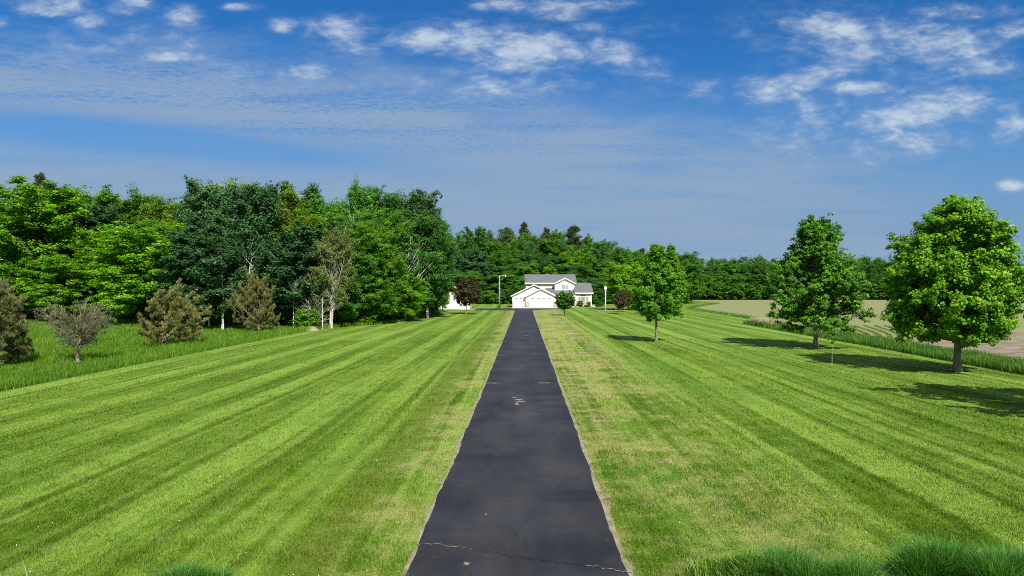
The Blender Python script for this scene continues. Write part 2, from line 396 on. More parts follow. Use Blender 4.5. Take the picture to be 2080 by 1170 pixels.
sheet('field', [(30.8, -40), (31.5, 36), (32.5, 60), (33.2, 84), (37, 104), (40.5, 155), (63, 206), (66, 266), (700, 266), (700, -40)], 0.008, M['field'])
# the drive: crumbling sandy margin below, sealed asphalt above
def drive_edge(side, base, amp, rng, y0=2.0, y1=141.0):
    out = []; y = y0; w = 0
    while y < y1:
        w = w * .7 + rng.gauss(0, amp) * .6 / (1 + y / 40)
        out.append((y * DS - .10 + side * (base + w), y)); y += rng.uniform(.12, .35) * (1 + y / 25)
    return out
HW = 1.78
rs = random.Random(11)
le = drive_edge(-1, HW, .036, rs); re_ = drive_edge(1, HW, .036, rs)
PARK = [(2.0, 138), (0.9, 140.2), (-1.0, 141.0), (-9.6, 141.5), (-9.6, 153.8), (0.0, 155.0), (11.2, 155.0), (10.8, 151), (8.4, 147.5), (6.2, 143.5), (4.6, 139.5)]
# flare where the drive meets the yard
dl = le + [(0.55, 141.05), (-1.0, 141.4), (-9.6, 141.8), (-9.6, 154), (0.0, 156.2), (11.0, 156.2)] + [(10.4, 151.5), (7.4, 147.0), (5.2, 143.5), (4.4, 141.2)] + re_[::-1]
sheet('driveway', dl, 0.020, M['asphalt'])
def margin(side, seed):
    rr = random.Random(seed); inner = drive_edge(side, HW - .25, .01, rr, 2, 141); out = []; y = 2.0; w = 0
    while y < 141:
        w = w * .6 + rr.gauss(0, .05); out.append((y * DS - .1 + side * (HW + .05 + abs(w) * 1.6 / (1 + y / 60)), y)); y += rr.uniform(.1, .4) * (1 + y / 30)
    sheet('drive_margin', inner + out[::-1], 0.014, M['sand'])
margin(-1, 5); margin(1, 6)
sheet('concrete_apron', [(0.0, 156.0), (10.9, 156.0), (10.75, 165.2), (0.05, 165.9)], 0.026, M['concrete'])
sheet('shed_pad', [(-11.0, 146.2), (-8.0, 147.2), (-8.0, 151.5), (-11.0, 151.5)], 0.026, M['concrete'])
# crack, sandy worn spots and a tar drop: marks in the asphalt
drv = bpy.data.objects['driveway']
def ribbon(name, pts, w, z, mat, seed=1):
    rr = random.Random(seed); v = []; f = []
    for i, (x, y) in enumerate(pts):
        h = w * rr.uniform(.25, 1.2); v += [(x, y - h, z), (x, y + h, z)]
        if i: f.append((2 * i - 2, 2 * i, 2 * i + 1, 2 * i - 1))
    me = bpy.data.meshes.new(name); me.from_pydata(v, [], f); me.materials.append(mat); return link(name, me, drv)
rr = random.Random(8); cr = []
for i in range(90):
    t = i / 89; px = 846 + t * (1284 - 846); py = 1106 + 62 * t ** 1.15 - 4 * math.sin(t * 9) * .5 + rr.gauss(0, 1.3)
    cr.append(gpt(px, py))
ribbon('crack', cr, .013, .0245, M['tar'], 1)
ribbon('crack_sand', cr[:24], .012, .0275, M['sand'], 2); ribbon('crack_sand', cr[70:], .011, .0275, M['sand'], 3)
def splat(name, px, py, rx, ry, mat, seed, z=.0245, n=26, spread=.35):
    x, y = gpt(px, py); rr = random.Random(seed); v = []
    for i in range(n):
        an = 2 * math.pi * i / n; k = 1 + rr.uniform(-spread, spread); v.append((x + rx * k * math.cos(an), y + ry * k * math.sin(an), z))
    me = bpy.data.meshes.new(name); me.from_pydata(v, [], [tuple(range(n))]); me.materials.append(mat); return link(name, me, drv)
for i, (px, py, rx, ry) in enumerate(((1054, 813, .16, .16), (1060, 817, .17, .12), (1050, 823, .10, .12), (1045, 809, .10, .07), (1050, 820, .05, .30))):
    splat('worn_patch', px, py, rx, ry, M['sand'], 40 + i, .0245 + i * .0006, spread=.5)
splat('tar_drop', 1047, 1088, .03, .04, M['tar'], 60)
for i, (px, py) in enumerate(((1068, 682, ), (1018, 722), (1108, 779), (1000, 779))): splat('worn_patch', px, py, .35, .10, M['sand'], 70 + i, spread=.5)
splat('leaf_litter', 948, 1148, .05, .05, M['sand'], 80, spread=.5); splat('leaf_litter', 987, 1047, .02, .03, M['sand'], 81)
# bare sandy spots in the lawn right of the drive
# ------------------------------------------------------------------ grass blades
def in_poly(P, poly):
    x, y = P[:, 0], P[:, 1]; c = np.zeros(len(P), bool); n = len(poly)
    for i in range(n):
        x0, y0 = poly[i]; x1, y1 = poly[i - 1]
        if y0 == y1: continue
        c ^= ((y0 > y) != (y1 > y)) & (x < (x1 - x0) * (y - y0) / (y1 - y0) + x0)
    return c
def blades(name, P, h, w, lean, mat, seed, tint=None, z0=0.0, bend=True):
    """curved blades: one quad plus a tip triangle, as two triangles-quads"""
    rng = np.random.default_rng(seed); n = len(P)
    az = rng.uniform(0, 2 * np.pi, n); fa = az + np.pi / 2 + rng.normal(0, .5, n)
    s = np.stack([np.cos(fa), np.sin(fa), np.zeros(n)], 1) * (w / 2)[:, None]
    ld = np.stack([np.cos(az), np.sin(az), np.zeros(n)], 1) * (h * np.minimum(np.abs(rng.normal(0, lean, n)), .85))[:, None]
    base = np.stack([P[:, 0], P[:, 1], np.full(n, z0)], 1); up = np.stack([np.zeros(n), np.zeros(n), h], 1)
    tip = base + ld + up
    if bend:
        mid = base + ld * .3 + up * .6
        V = np.stack([base - s, base + s, mid + s * .8, tip, mid - s * .8], 1).reshape(-1, 3); k = 5; tri = np.array([0, 1, 2, 0, 2, 4, 4, 2, 3])
    else:
        V = np.stack([base - s, base + s, tip], 1).reshape(-1, 3); k = 3; tri = np.array([0, 1, 2])
    Fa = (np.arange(n)[:, None] * k + tri[None]).ravel(); tn = rng.uniform(0, 1, n) if tint is None else tint
    me = mesh_np(name, V, Fa, 3, mat, {'tint': np.repeat(tn, len(tri) // 3)})
    return link(name, me)
rng = np.random.default_rng(4)
LAWN = LEFT + RIGHT
N = 720000
Dv = 1 / rng.uniform(1 / 62, 1 / 9.0, N); Xv = rng.uniform(-1, 1, N) * (Dv * .82 + 2.5)
P = np.stack([Xv, Dv], 1)
P = P[(np.abs(P[:, 0] - P[:, 1] * DS + .1) > HW + .10 - .16 * rng.random(len(P)) ** 2 * (np.sin(P[:, 1] * 2.1 + P[:, 0]) + np.sin(P[:, 1] * .83) > .2)) & in_poly(P, LAWN)]
wv = .011 * np.maximum(1, P[:, 1] / 11) * rng.uniform(.6, 1.3, len(P))
def vnoise(x, y, s, seed):
    g = np.random.default_rng(seed).random((64, 64)); x = np.asarray(x) * s; y = np.asarray(y) * s
    i = np.floor(x).astype(int); j = np.floor(y).astype(int); fx = x - i; fy = y - j; fx = fx * fx * (3 - 2 * fx); fy = fy * fy * (3 - 2 * fy)
    q = lambda a, c: g[a % 64, c % 64]
    return (q(i, j) * (1 - fx) + q(i + 1, j) * fx) * (1 - fy) + (q(i, j + 1) * (1 - fx) + q(i + 1, j + 1) * fx) * fy
cl_ = vnoise(P[:, 0], P[:, 1], 1.1, 1) * .5 + vnoise(P[:, 0], P[:, 1], 3.3, 2) * .5
hv = rng.uniform(.022, .058, len(P)) * (.45 + 1.25 * np.clip(cl_ * 1.6 - .3, 0, 1)) * np.where(rng.random(len(P)) < .03, 1.8, 1)
tag(blades('lawn_grass', P, hv, wv, .75, M['blade'], 1, z0=.006, bend=False), 'short mown lawn grass on both sides of the drive', 'grass', kind='stuff')
# grass creeping over the drive's edges comes with the margin tufts
L = {}
L['tall'] = mat_leaf('tall_grass', (.070, .180, .011), (.118, .255, .015), (.20, .32, .03), .4, .5, .35)
L['talldark'] = mat_leaf('lush_grass', (.052, .165, .020), (.085, .230, .030), (.18, .30, .035), .4, .5, .4)
L['straw'] = mat_leaf('dry_stalk', (.35, .32, .18), (.45, .40, .24), (.5, .46, .3), .2, .7, .2)
def scatter(poly, n, seed, nearbias=True):
    r = np.random.default_rng(seed); a = np.array(poly); lo = a.min(0); hi = a.max(0)
    if nearbias: y = 1 / r.uniform(1 / hi[1], 1 / max(lo[1], 1), n)
    else: y = r.uniform(lo[1], hi[1], n)
    p = np.stack([r.uniform(lo[0], hi[0], n), y], 1); return p[in_poly(p, poly)]
MEAD = [(-75, 28), (-23.1, 24), (-22.9, 31), (-22.4, 52), (-22.2, 66), (-21.5, 76), (-19.0, 83), (-16.2, 88.3), (-14.6, 97), (-13.5, 112), (-13.3, 126), (-13.6, 138), (-16, 140), (-18, 100), (-26, 88), (-34, 84), (-52, 96), (-75, 108)]
P = scatter(MEAD, 640000, 21)
edge_d = np.clip(1 - (-(P[:, 0]) - 22.3) / 2.6, 0, 1)
hv = np.random.default_rng(5).uniform(.16, .42, len(P)) + edge_d * .14
clump = .5 + .5 * np.sin(P[:, 0] * 1.7 + np.sin(P[:, 1] * 1.1) * 2) * np.sin(P[:, 1] * .9 + np.cos(P[:, 0] * .8) * 2)
clump = np.clip(.5 * clump + .9 * vnoise(P[:, 0], P[:, 1], .55, 5) - .15, 0, 1)
tag(blades('meadow_grass', P, hv * (.40 + 1.0 * clump), .019 * np.maximum(1, P[:, 1] / 40), .45, L['tall'], 2, tint=np.clip(clump * .6 + np.random.default_rng(6).uniform(-.1, .45, len(P)), 0, 1)),
    'uncut meadow grass between the left lawn edge and the wood', 'grass', kind='stuff')
STRIP = [(26.4, 20), (27.2, 36), (28.5, 56), (29.0, 70), (29.8, 87), (30.4, 90), (33.4, 87), (32.6, 60), (30.6, 36), (30.0, 20)]
P = scatter(STRIP, 190000, 22)
hv = np.random.default_rng(7).uniform(.25, .60, len(P))
clump = .5 + .5 * np.sin(P[:, 0] * 2.7 + np.sin(P[:, 1] * 1.1) * 2) * np.sin(P[:, 1] * .7 + np.cos(P[:, 0] * .8) * 2)
tag(blades('field_edge_grass', P, hv * (.5 + .4 * clump + .5 * vnoise(P[:, 0], P[:, 1], .8, 6)), .022 * np.maximum(1, P[:, 1] / 40), .4, L['talldark'], 3, tint=np.clip(clump * .8 + np.random.default_rng(8).uniform(-.2, .4, len(P)), 0, 1)),
    'long dark grass strip between the right lawn and ploughed field', 'grass', kind='stuff')
E2 = [(30.5, 88), (33.6, 95), (35.7, 104), (39.1, 155), (60, 205), (63, 206), (40.6, 155), (37.2, 104), (35, 92), (33, 86)]
P = scatter(E2, 40000, 23)
tag(blades('field_margin_grass', P, np.random.default_rng(9).uniform(.25, .55, len(P)), np.full(len(P), .07), .4, L['talldark'], 4), 'thin line of long grass along the far field edge', 'grass', kind='stuff')
# lush ditch grass in the bottom right corner and a little at the bottom left
def lush(name, cl, seed, label):
    r = np.random.default_rng(seed); PP = []; HH = []; TT = []
    for (x, y, rx, ry, h, n, tn) in cl:
        n = int(n * 1.7) if n > 200 else n
        q = r.normal(0, .5, (n, 2)); q = q[(q ** 2).sum(1) < 1.2]; e = 1 - (q ** 2).sum(1) / 1.6
        PP.append(np.stack([x + q[:, 0] * rx, y + q[:, 1] * ry], 1)); HH.append(h * (.40 + .6 * e) * r.uniform(.45, 1.15, len(q)) * (.6 + .8 * vnoise(x + q[:, 0] * rx, y + q[:, 1] * ry, 3.0, 9))); TT.append(np.clip(tn + r.uniform(-.25, .25, len(q)), 0, 1))
    P = np.concatenate(PP); h = np.concatenate(HH)
    return tag(blades(name, P, h, r.uniform(.007, .024, len(P)) if len(P) > 1000 else np.full(len(P), .005), .60, L['talldark'], seed, tint=np.concatenate(TT), z0=.0), label, 'grass', kind='stuff')
lush('ditch_grass', [(3.6, 10.9, .7, .6, .34, 1500, .95), (3.75, 10.6, .5, .5, .50, 2400, .8), (4.6, 10.7, 1.0, .5, .34, 1500, .9), (6.2, 10.5, 1.2, .6, .30, 1800, .9), (8.2, 11.0, 1.6, .5, .36, 2200, .8), (4.3, 10.3, .6, .5, .62, 4200, .35), (4.9, 10.1, .6, .5, .6, 4200, .45), (5.3, 9.9, .6, .4, .40, 3000, .7), (5.9, 9.9, .5, .4, .38, 2600, .8),
                     (6.5, 10.4, .6, .55, .72, 5200, .2), (7.2, 10.2, .7, .55, .70, 5200, .25), (7.9, 10.2, .7, .5, .66, 5000, .2), (8.6, 10.3, .7, .5, .64, 5000, .2), (9.4, 10.4, .8, .5, .62, 5000, .3)], 31,
     'lush dark tall grass growing in the bottom right corner')
lush('ditch_seed_stalks', [(3.9, 10.5, .7, .5, .72, 60, .5), (4.9, 10.2, 1.0, .5, .75, 90, .5), (5.9, 10.1, .9, .5, .5, 90, .5), (7.6, 10.4, 1.6, .5, .8, 90, .5)], 35, 'few pale seed stalks standing in the lush ditch grass').data.materials[0] = L['straw']
lush('verge_grass', [(-4.8, 10.4, .55, .25, .36, 2200, .35), (-5.3, 10.4, .4, .2, .25, 900, .5)], 32, 'small dark grass tuft at the bottom edge left of drive')
P = np.stack([np.random.default_rng(2).normal(-7.7, .12, 7), np.random.default_rng(3).normal(10.6, .1, 7)], 1)
tag(blades('dry_stalks', P, np.linspace(.3, .62, 7), np.full(7, .012), .45, L['straw'], 9), 'few dry pale grass stalks in the bottom left corner', 'grass', kind='stuff')
P = scatter([(29.9, 80), (31.6, 80), (32.0, 87), (30.2, 87)], 5000, 24)
tag(blades('dry_grass_tuft', P, np.random.default_rng(9).uniform(.6, 1.15, len(P)), np.full(len(P), .05), .35, L['straw'], 10), 'pale dry grass tuft at far end of the field edge strip', 'grass', kind='stuff')
# clover heads and dandelion clocks over the lawn
def flecks():
    r = np.random.default_rng(12); n = 110; D = 1 / r.uniform(1 / 45, 1 / 10.2, n); X = r.uniform(-1, 1, n) * D * .76
    k = (np.abs(X - D * DS) > 2.2) & (X > -22) & (X < 26); D = D[k]; X = X[k]; n = len(D); s = r.uniform(.006, .011, n) * (1 + D / 60); z = r.uniform(.05, .09, n)
    o = np.array([[1, 0, 0], [0, 1, 0], [-1, 0, 0], [0, -1, 0], [0, 0, 1], [0, 0, -1]], float)
    V = (np.stack([X, D, z], 1)[:, None, :] + o[None] * s[:, None, None]).reshape(-1, 3)
    fc = np.array([[0, 1, 4], [1, 2, 4], [2, 3, 4], [3, 0, 4], [1, 0, 5], [2, 1, 5], [3, 2, 5], [0, 3, 5]])
    Fa = (fc[None] + (np.arange(n) * 6)[:, None, None]).ravel()
    tag(link('clover_heads', mesh_np('clover_heads', V, Fa, 3, M['white'])), 'tiny white clover and dandelion heads sprinkled over the mown lawn', 'flowers', kind='stuff')
flecks()
# young crop: curved green seedling rows on the bare soil
def crop_rows():
    r = np.random.default_rng(13); V = []; T = []
    for i in range(9):
        t = np.linspace(0, 1, 170)
        px = 1640 + i * 21 + 26 * np.sin(t * 3.6 - .4) + 34 * t ** 2 * 1.2; py = 662 + 34 * t
        D = F * CH / (py - 585); X = (px - 1040) / F * D
        for q in range(5): V.append(np.stack([X + r.normal(0, .09, 170), D + r.normal(0, .12, 170)], 1))
    P = np.concatenate(V); P = P[P[:, 0] > 31.8 + (P[:, 1] - 36) * .03]
    o = blades('crop_rows', P, r.uniform(.08, .17, len(P)), np.full(len(P), .06), .8, L['tall'], 14, z0=.008)
    tag(o, 'curved rows of young green crop on bare soil', 'crop', kind='stuff')
crop_rows()

# ------------------------------------------------------------------ trees
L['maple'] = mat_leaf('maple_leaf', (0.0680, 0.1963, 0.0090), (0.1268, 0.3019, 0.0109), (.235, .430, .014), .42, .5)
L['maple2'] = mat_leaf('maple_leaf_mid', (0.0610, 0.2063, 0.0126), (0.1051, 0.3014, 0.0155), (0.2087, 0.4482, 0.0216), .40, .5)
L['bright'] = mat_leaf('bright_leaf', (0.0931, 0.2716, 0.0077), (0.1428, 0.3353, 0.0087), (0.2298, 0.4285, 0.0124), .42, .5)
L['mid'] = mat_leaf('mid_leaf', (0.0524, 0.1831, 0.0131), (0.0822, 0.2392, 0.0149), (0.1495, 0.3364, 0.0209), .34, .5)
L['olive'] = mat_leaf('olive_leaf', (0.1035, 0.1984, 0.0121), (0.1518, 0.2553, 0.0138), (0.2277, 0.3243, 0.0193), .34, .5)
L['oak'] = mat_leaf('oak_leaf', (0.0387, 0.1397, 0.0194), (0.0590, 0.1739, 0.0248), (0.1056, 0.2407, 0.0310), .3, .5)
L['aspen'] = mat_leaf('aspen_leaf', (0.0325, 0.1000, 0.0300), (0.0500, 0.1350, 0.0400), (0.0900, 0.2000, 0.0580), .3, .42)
L['lime'] = mat_leaf('lime_leaf', (.150, .340, .015), (.215, .470, .022), (.290, .520, .030), .45, .5)
L['purple'] = mat_leaf('purple_leaf', (.030, .026, .010), (.066, .056, .018), (.110, .098, .026), .25, .5)
L['round'] = mat_leaf('hedge_leaf', (0.0374, 0.1320, 0.0088), (0.0748, 0.2200, 0.0110), (0.1430, 0.3080, 0.0132), .34, .5)
L['pale'] = mat_leaf('pale_leaf', (.120, .185, .045), (.19, .27, .065), (.25, .33, .09), .42, .6)
L['needle'] = mat_leaf('pine_needle', (.080, .104, .036), (.150, .175, .062), (.245, .250, .095), .2, .6)
L['needlegold'] = mat_leaf('golden_needle', (.080, .100, .026), (.180, .185, .052), (.33, .30, .10), .2, .6)
L['needlebare'] = mat_leaf('thin_needle', (.085, .090, .055), (.150, .160, .085), (.20, .23, .10), .2, .6)
L['whitepine'] = mat_leaf('white_pine_needle', (.062, .105, .042), (.105, .155, .060), (.165, .205, .080), .2, .6)
B_ = dict(grey=mat_bark('grey_bark', (.24, .20, .165), (.12, .10, .08)), brown=mat_bark('brown_bark', (.12, .09, .065), (.05, .04, .03)),
          white=mat_bark('white_bark', (.74, .72, .66), (.42, .40, .35), 4, .8), dead=mat_bark('dead_bark', (.58, .53, .47), (.38, .34, .29)),
          pinebark=mat_bark('pine_bark', (.25, .19, .145), (.12, .09, .07)))
UP = np.array([0, 0, 1.0])
def norm(v): return v / np.maximum(np.linalg.norm(v, axis=-1, keepdims=True), 1e-9)
def tubes_np(paths, k=6):
    V = []; Fq = []; off = 0; ang = np.arange(k) * 2 * np.pi / k
    for pts, rad in paths:
        n = len(pts); t = np.gradient(pts, axis=0); t = norm(t)
        ref = np.where(np.abs(t[:, 2:3]) > .9, np.array([[1., 0, 0]]), np.array([[0, 0, 1.]])); u = norm(np.cross(t, ref)); w = np.cross(t, u)
        ring = pts[:, None, :] + (u[:, None, :] * np.cos(ang)[None, :, None] + w[:, None, :] * np.sin(ang)[None, :, None]) * rad[:, None, None]
        V.append(ring.reshape(-1, 3)); i = np.arange(n - 1)[:, None] * k; j = np.arange(k)[None]; j2 = (j + 1) % k
        Fq.append(np.stack([i + j, i + j2, i + k + j2, i + k + j], -1).reshape(-1) + off); off += n * k
    return np.concatenate(V), np.concatenate(Fq)
def leaf_quads(C, Nrm, Ln, Wd, rng, tdir=None, fold=.0):
    n = len(C); r = rng.normal(0, 1, (n, 3)) if tdir is None else tdir
    t = norm(r - (r * Nrm).sum(1, keepdims=True) * Nrm); s = np.cross(Nrm, t)
    a = C - t * Ln[:, None] * .5; b_ = C + s * Wd[:, None] * .5 + t * Ln[:, None] * .05; c = C + t * Ln[:, None] * .5 - Nrm * Ln[:, None] * .12; d_ = C - s * Wd[:, None] * .5 + t * Ln[:, None] * .05
    return np.stack([a, b_, c, d_], 1).reshape(-1, 3)
PROF = dict(
    ovate=lambda x: np.sin(np.pi * np.clip(x, 0, 1) ** .62) ** .75 * (1 - .25 * x) + .10,
    maple=lambda x: np.interp(x, [0, .14, .32, .46, .67, .82, 1], [.76, .98, 1.0, .86, .60, .39, .08]),
    maple2=lambda x: np.interp(x, [0, .09, .28, .42, .55, .75, 1], [.80, .99, 1.0, .86, .70, .50, .16]),
    spire=lambda x: np.interp(x, [0, .10, .25, .45, .7, 1], [.60, .95, 1.0, .74, .40, .10]),
    round=lambda x: np.sqrt(np.clip(1 - (2 * x - 1) ** 2, 0, 1)) * .9 + .12,
    broad=lambda x: np.interp(x, [0, .15, .4, .65, .85, 1], [.60, .9, 1.0, 1.0, .92, .72]),
    tall=lambda x: np.interp(x, [0, .2, .5, .8, 1], [.7, .9, 1.0, .95, .68]),
    cone=lambda x: 1.02 - .92 * x,
    pine=lambda x: np.interp(x, [0, .2, .45, .7, 1], [.9, 1.0, .85, .6, .18]),
    hang=lambda x: np.interp(x, [0, .3, .6, 1], [.5, .8, 1.0, .45]))
ARCH = {}
SIZED = ('big_maple', 'mid_maple', 'lone_maple', 'back_maple', 'lime_tree', 'purple_tree', 'round_tree', 'sapling', 'scots_pine', 'gold_pine', 'thin_pine', 'shadow_maple')
def make_tree(key, H, Rr, base, prof, nb, asc0, asc1, tufts, leaves, lsize, trad, tuftr, leaf, bark, seed, flat=.6, lw=.75, subs=4, curve=.25, trunk_r=None, needle=False,
              asym=.12, lean=.03, gap=0.0, tintup=.35, up=.55, droop=0.0, trunktop=.96, split=0, nsub_r=.4):
    """a trunk with limbs and a crown of single leaves held in tufts along the outer twigs"""
    rng = np.random.default_rng(seed); paths = []
    tz = np.linspace(0, 1, 12); wx = np.cumsum(rng.normal(0, lean, 12)) * (tz ** .7) * H * .12; wy = np.cumsum(rng.normal(0, lean, 12)) * (tz ** .7) * H * .12
    tp = np.stack([wx, wy, tz * H * trunktop], 1); tr = trad * (1 - tz * .93) ** .85; tr[0] *= 1.45; tr[1] *= 1.02
    paths.append((tp, tr)); TC = []; TD = []; TT = []
    lob = rng.uniform(0, 2 * np.pi, 3)
    for i in range(nb):
        x = (i + rng.uniform(0, 1)) / nb; t = base + (1 - base) * x * .97
        if gap and rng.random() < gap: continue
        az = i * 2.39996 + rng.normal(0, .35)
        el = asc0 + (asc1 - asc0) * x + rng.normal(0, .10)
        f = 1 + asym * (np.sin(az + lob[0]) + .6 * np.sin(2 * az + lob[1]) + .5 * np.sin(3 * az + lob[2] + x * 5))
        Ln = Rr * PROF[prof](x) * f * rng.uniform(.82, 1.1) / max(.45, np.cos(el))
        Ln = (min(Ln, Rr * (1.9 - 1.1 * x)) if x > .5 else Ln) if prof in ('spire', 'maple', 'maple2') else (min(Ln, Rr * 1.25) if x > .6 else Ln)
        p0 = np.array([np.interp(t * H, tp[:, 2], tp[:, 0]), np.interp(t * H, tp[:, 2], tp[:, 1]), min(t * H, H * trunktop)])
        # start lower for steep limbs so that the tip ends at its own level
        p0[2] = max(base * H * .8, p0[2] - np.sin(max(el, 0)) * Ln * .55)
        dirv = np.array([np.cos(az) * np.cos(el), np.sin(az) * np.cos(el), np.sin(el)])
        s = np.linspace(0, 1, 6); bp = p0 + dirv * (s * Ln)[:, None] + UP * (curve * Ln * (s ** 2) - droop * Ln * s ** 2)[:, None] * .5
        bp += np.cumsum(rng.normal(0, .025 * Ln, (6, 3)), 0) * s[:, None]
        br = trad * .34 * (Ln / max(Rr, .1)) ** .8 * (1 - s * .88) + .004
        br = np.minimum(br, np.interp(p0[2], tp[:, 2], tr) * .8)
        paths.append((bp, br))
        ends = [(bp, 1.0)]
        for q in range(subs):
            sx = rng.uniform(.28, .92); b0 = np.array([np.interp(sx, s, bp[:, m]) for m in range(3)])
            sd_ = dirv + rng.normal(0, .65, 3) + UP * .15; sd_ = norm(sd_); sl_ = min(Ln, Rr * 1.0 * max(PROF[prof](x), .25) + .15) * nsub_r * rng.uniform(.6, 1.15) * (1.15 - sx * .5)
            ss = np.linspace(0, 1, 4); sp = b0 + sd_ * (ss * sl_)[:, None] + UP * ((curve - droop) * sl_ * ss ** 2 * .6)[:, None]
            paths.append((sp, np.interp(sx, s, br) * .55 * (1 - ss * .85) + .003)); ends.append((sp, .7))
        for bpts, wgt in ends:
            m = max(1, int(round(tufts * wgt * (.45 + .55 * Ln / Rr))))
            u = 1 - rng.uniform(0, 1, m) ** 1.3 * (.72 if wgt == 1 else .85)
            u[0] = 1.0; idx = np.linspace(0, 1, len(bpts))
            c = np.stack([np.interp(u, idx, bpts[:, q]) for q in range(3)], 1) + rng.normal(0, tuftr * .35, (m, 3))
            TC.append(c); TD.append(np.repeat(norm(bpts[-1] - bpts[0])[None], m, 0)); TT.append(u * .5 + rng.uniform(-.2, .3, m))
    # leader tufts
    m = max(3, tufts * 2); zz = rng.uniform(.82, 1.0, m) * H * trunktop; TC.append(np.stack([np.interp(zz, tp[:, 2], tp[:, 0]), np.interp(zz, tp[:, 2], tp[:, 1]), zz], 1) + rng.normal(0, tuftr * (.4 if prof in ('spire', 'maple', 'maple2', 'pine', 'cone') else .9), (m, 3))); TD.append(np.repeat(UP[None], m, 0)); TT.append(rng.uniform(.2, .7, m))
    TC = np.concatenate(TC); TD = np.concatenate(TD); TT = np.concatenate(TT)
    k = TC[:, 2] > base * H * .75 - (H * .3 if droop else 0); TC, TD, TT = TC[k], TD[k], TT[k]
    TC[:, 2] = np.maximum(TC[:, 2], .12 * tuftr + .1)
    V, Fq = tubes_np(paths, 6); trunk = mesh_np(key + '_trunk', V, Fq, 4, B_[bark], smooth=True)
    crown = None
    if leaf:
        n = len(TC) * leaves; ti = np.repeat(np.arange(len(TC)), leaves)
        off = norm(rng.normal(0, 1, (n, 3))) * (rng.uniform(0, 1, n) ** .5)[:, None] * (tuftr * rng.uniform(.6, 1.25, len(TC)))[ti][:, None]
        off[:, 2] *= flat
        C = TC[ti] + off
        if needle:
            dv = norm(TD[ti] * .6 + norm(off + 1e-6) * .75 + UP * .65); nr = norm(np.cross(dv, rng.normal(0, 1, (n, 3))))
            Ln = lsize * rng.uniform(.7, 1.25, n); V = leaf_quads(C, nr, Ln, Ln * lw, rng, tdir=dv)
        else:
            outw = C - np.array([0, 0, H * (base + .35 * (1 - base))]); outw[:, 2] *= .6
            nr = norm(UP * up + norm(off + 1e-6) * .40 + norm(outw) * .35 + rng.normal(0, .36, (n, 3))); Ln = lsize * rng.uniform(.65, 1.25, n); V = leaf_quads(C, nr, Ln, Ln * lw, rng)
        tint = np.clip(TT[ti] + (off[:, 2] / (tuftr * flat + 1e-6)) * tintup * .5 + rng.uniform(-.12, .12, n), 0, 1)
        V[:, 2] = np.maximum(V[:, 2], .02)
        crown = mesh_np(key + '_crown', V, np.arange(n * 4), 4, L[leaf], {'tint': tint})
    # true height and spread of what was grown, so that a placed tree has the size asked for
    Q = V if leaf else tubes_np(paths, 3)[0]
    Ht = float(np.percentile(Q[:, 2], 99.9)); Rt = float(np.percentile(np.hypot(Q[:, 0], Q[:, 1]), 98))
    ARCH[key] = dict(trunk=trunk, crown=crown, H=Ht, R=Rt if key in SIZED else Rr * (.5 + .5 * min(1, Rt / Rr))); return ARCH[key]
def place(key, name, x, y, H, Rr, label, group=None, rz=None, cat='tree', z=0.0):
    A = ARCH[key]; o = empty(name, (x, y, z), rz if rz is not None else RND.uniform(0, 6.28), label, cat, group)
    s = Rr / A['R']; o.scale = (s, s, H / A['H'])
    t = link('trunk', A['trunk'], o)
    if A['crown']: link('crown', A['crown'], o)
    return o
RND = random.Random(77)
# --- archetypes of lawn trees
make_tree('big_maple', 9.57, 3.8, .19, 'maple', 165, .05, .95, 7, 36, .165, .23, .38, 'maple', 'grey', 101, flat=.6, subs=5, asym=.10, tintup=.9, lw=.85)
make_tree('shadow_maple', 9.6, 4.0, .20, 'maple', 60, .15, 1.0, 5, 12, .30, .23, .4, 'maple', 'grey', 108, subs=4)
make_tree('mid_maple', 10.1, 3.9, .18, 'maple2', 135, .0, 1.15, 6, 34, .17, .19, .36, 'maple2', 'grey', 102, flat=.5, subs=4, asym=.10, tintup=.9, lw=.85)
make_tree('lone_maple', 8.4, 2.45, .24, 'spire', 100, .10, 1.1, 6, 40, .125, .13, .25, 'maple2', 'grey', 103, flat=.6, subs=4, tintup=.8, lw=.85)
make_tree('back_maple', 11, 2.5, .2, 'spire', 90, .2, 1.1, 6, 26, .2, .16, .34, 'bright', 'grey', 109, flat=.6, subs=4, tintup=.8, lw=.85)
make_tree('lime_tree', 9.8, 4.2, .14, 'round', 110, .15, 1.0, 6, 40, .20, .16, .5, 'lime', 'grey', 104, flat=.65, subs=4, tintup=.8)
make_tree('purple_tree', 6.4, 2.7, .27, 'ovate', 60, .3, 1.0, 5, 22, .20, .10, .34, 'purple', 'grey', 105, subs=4, flat=.8, gap=.1)
make_tree('round_tree', 4.07, 1.6, .34, 'round', 80, .1, 1.1, 5, 24, .15, .09, .22, 'round', 'brown', 106, subs=3, flat=.7, asym=.05, tintup=.8)
make_tree('sapling', 2.1, .26, .66, 'round', 14, .3, .8, 2, 12, .11, .013, .10, 'maple', 'white', 107, subs=1)
# --- pines at the meadow
make_tree('scots_pine', 5.1, 2.7, .07, 'pine', 50, -.02, .95, 5, 44, .26, .13, .20, 'needle', 'pinebark', 111, needle=True, lw=.13, subs=6, flat=.9, droop=-.18, trunktop=.92, asym=.32, lean=.08, gap=.12)
make_tree('gold_pine', 5.2, 3.2, .06, 'pine', 48, .0, 1.0, 5, 44, .27, .13, .21, 'needlegold', 'pinebark', 112, needle=True, lw=.13, subs=6, flat=.9, droop=-.2, trunktop=.92, asym=.34, lean=.08, gap=.12)
make_tree('thin_pine', 4.2, 2.7, .30, 'hang', 34, .10, .75, 3, 16, .24, .17, .22, 'needlebare', 'pinebark', 113, needle=True, lw=.13, subs=8, flat=.8, droop=-.2, trunktop=.8, asym=.25, lean=.2, nsub_r=.5)
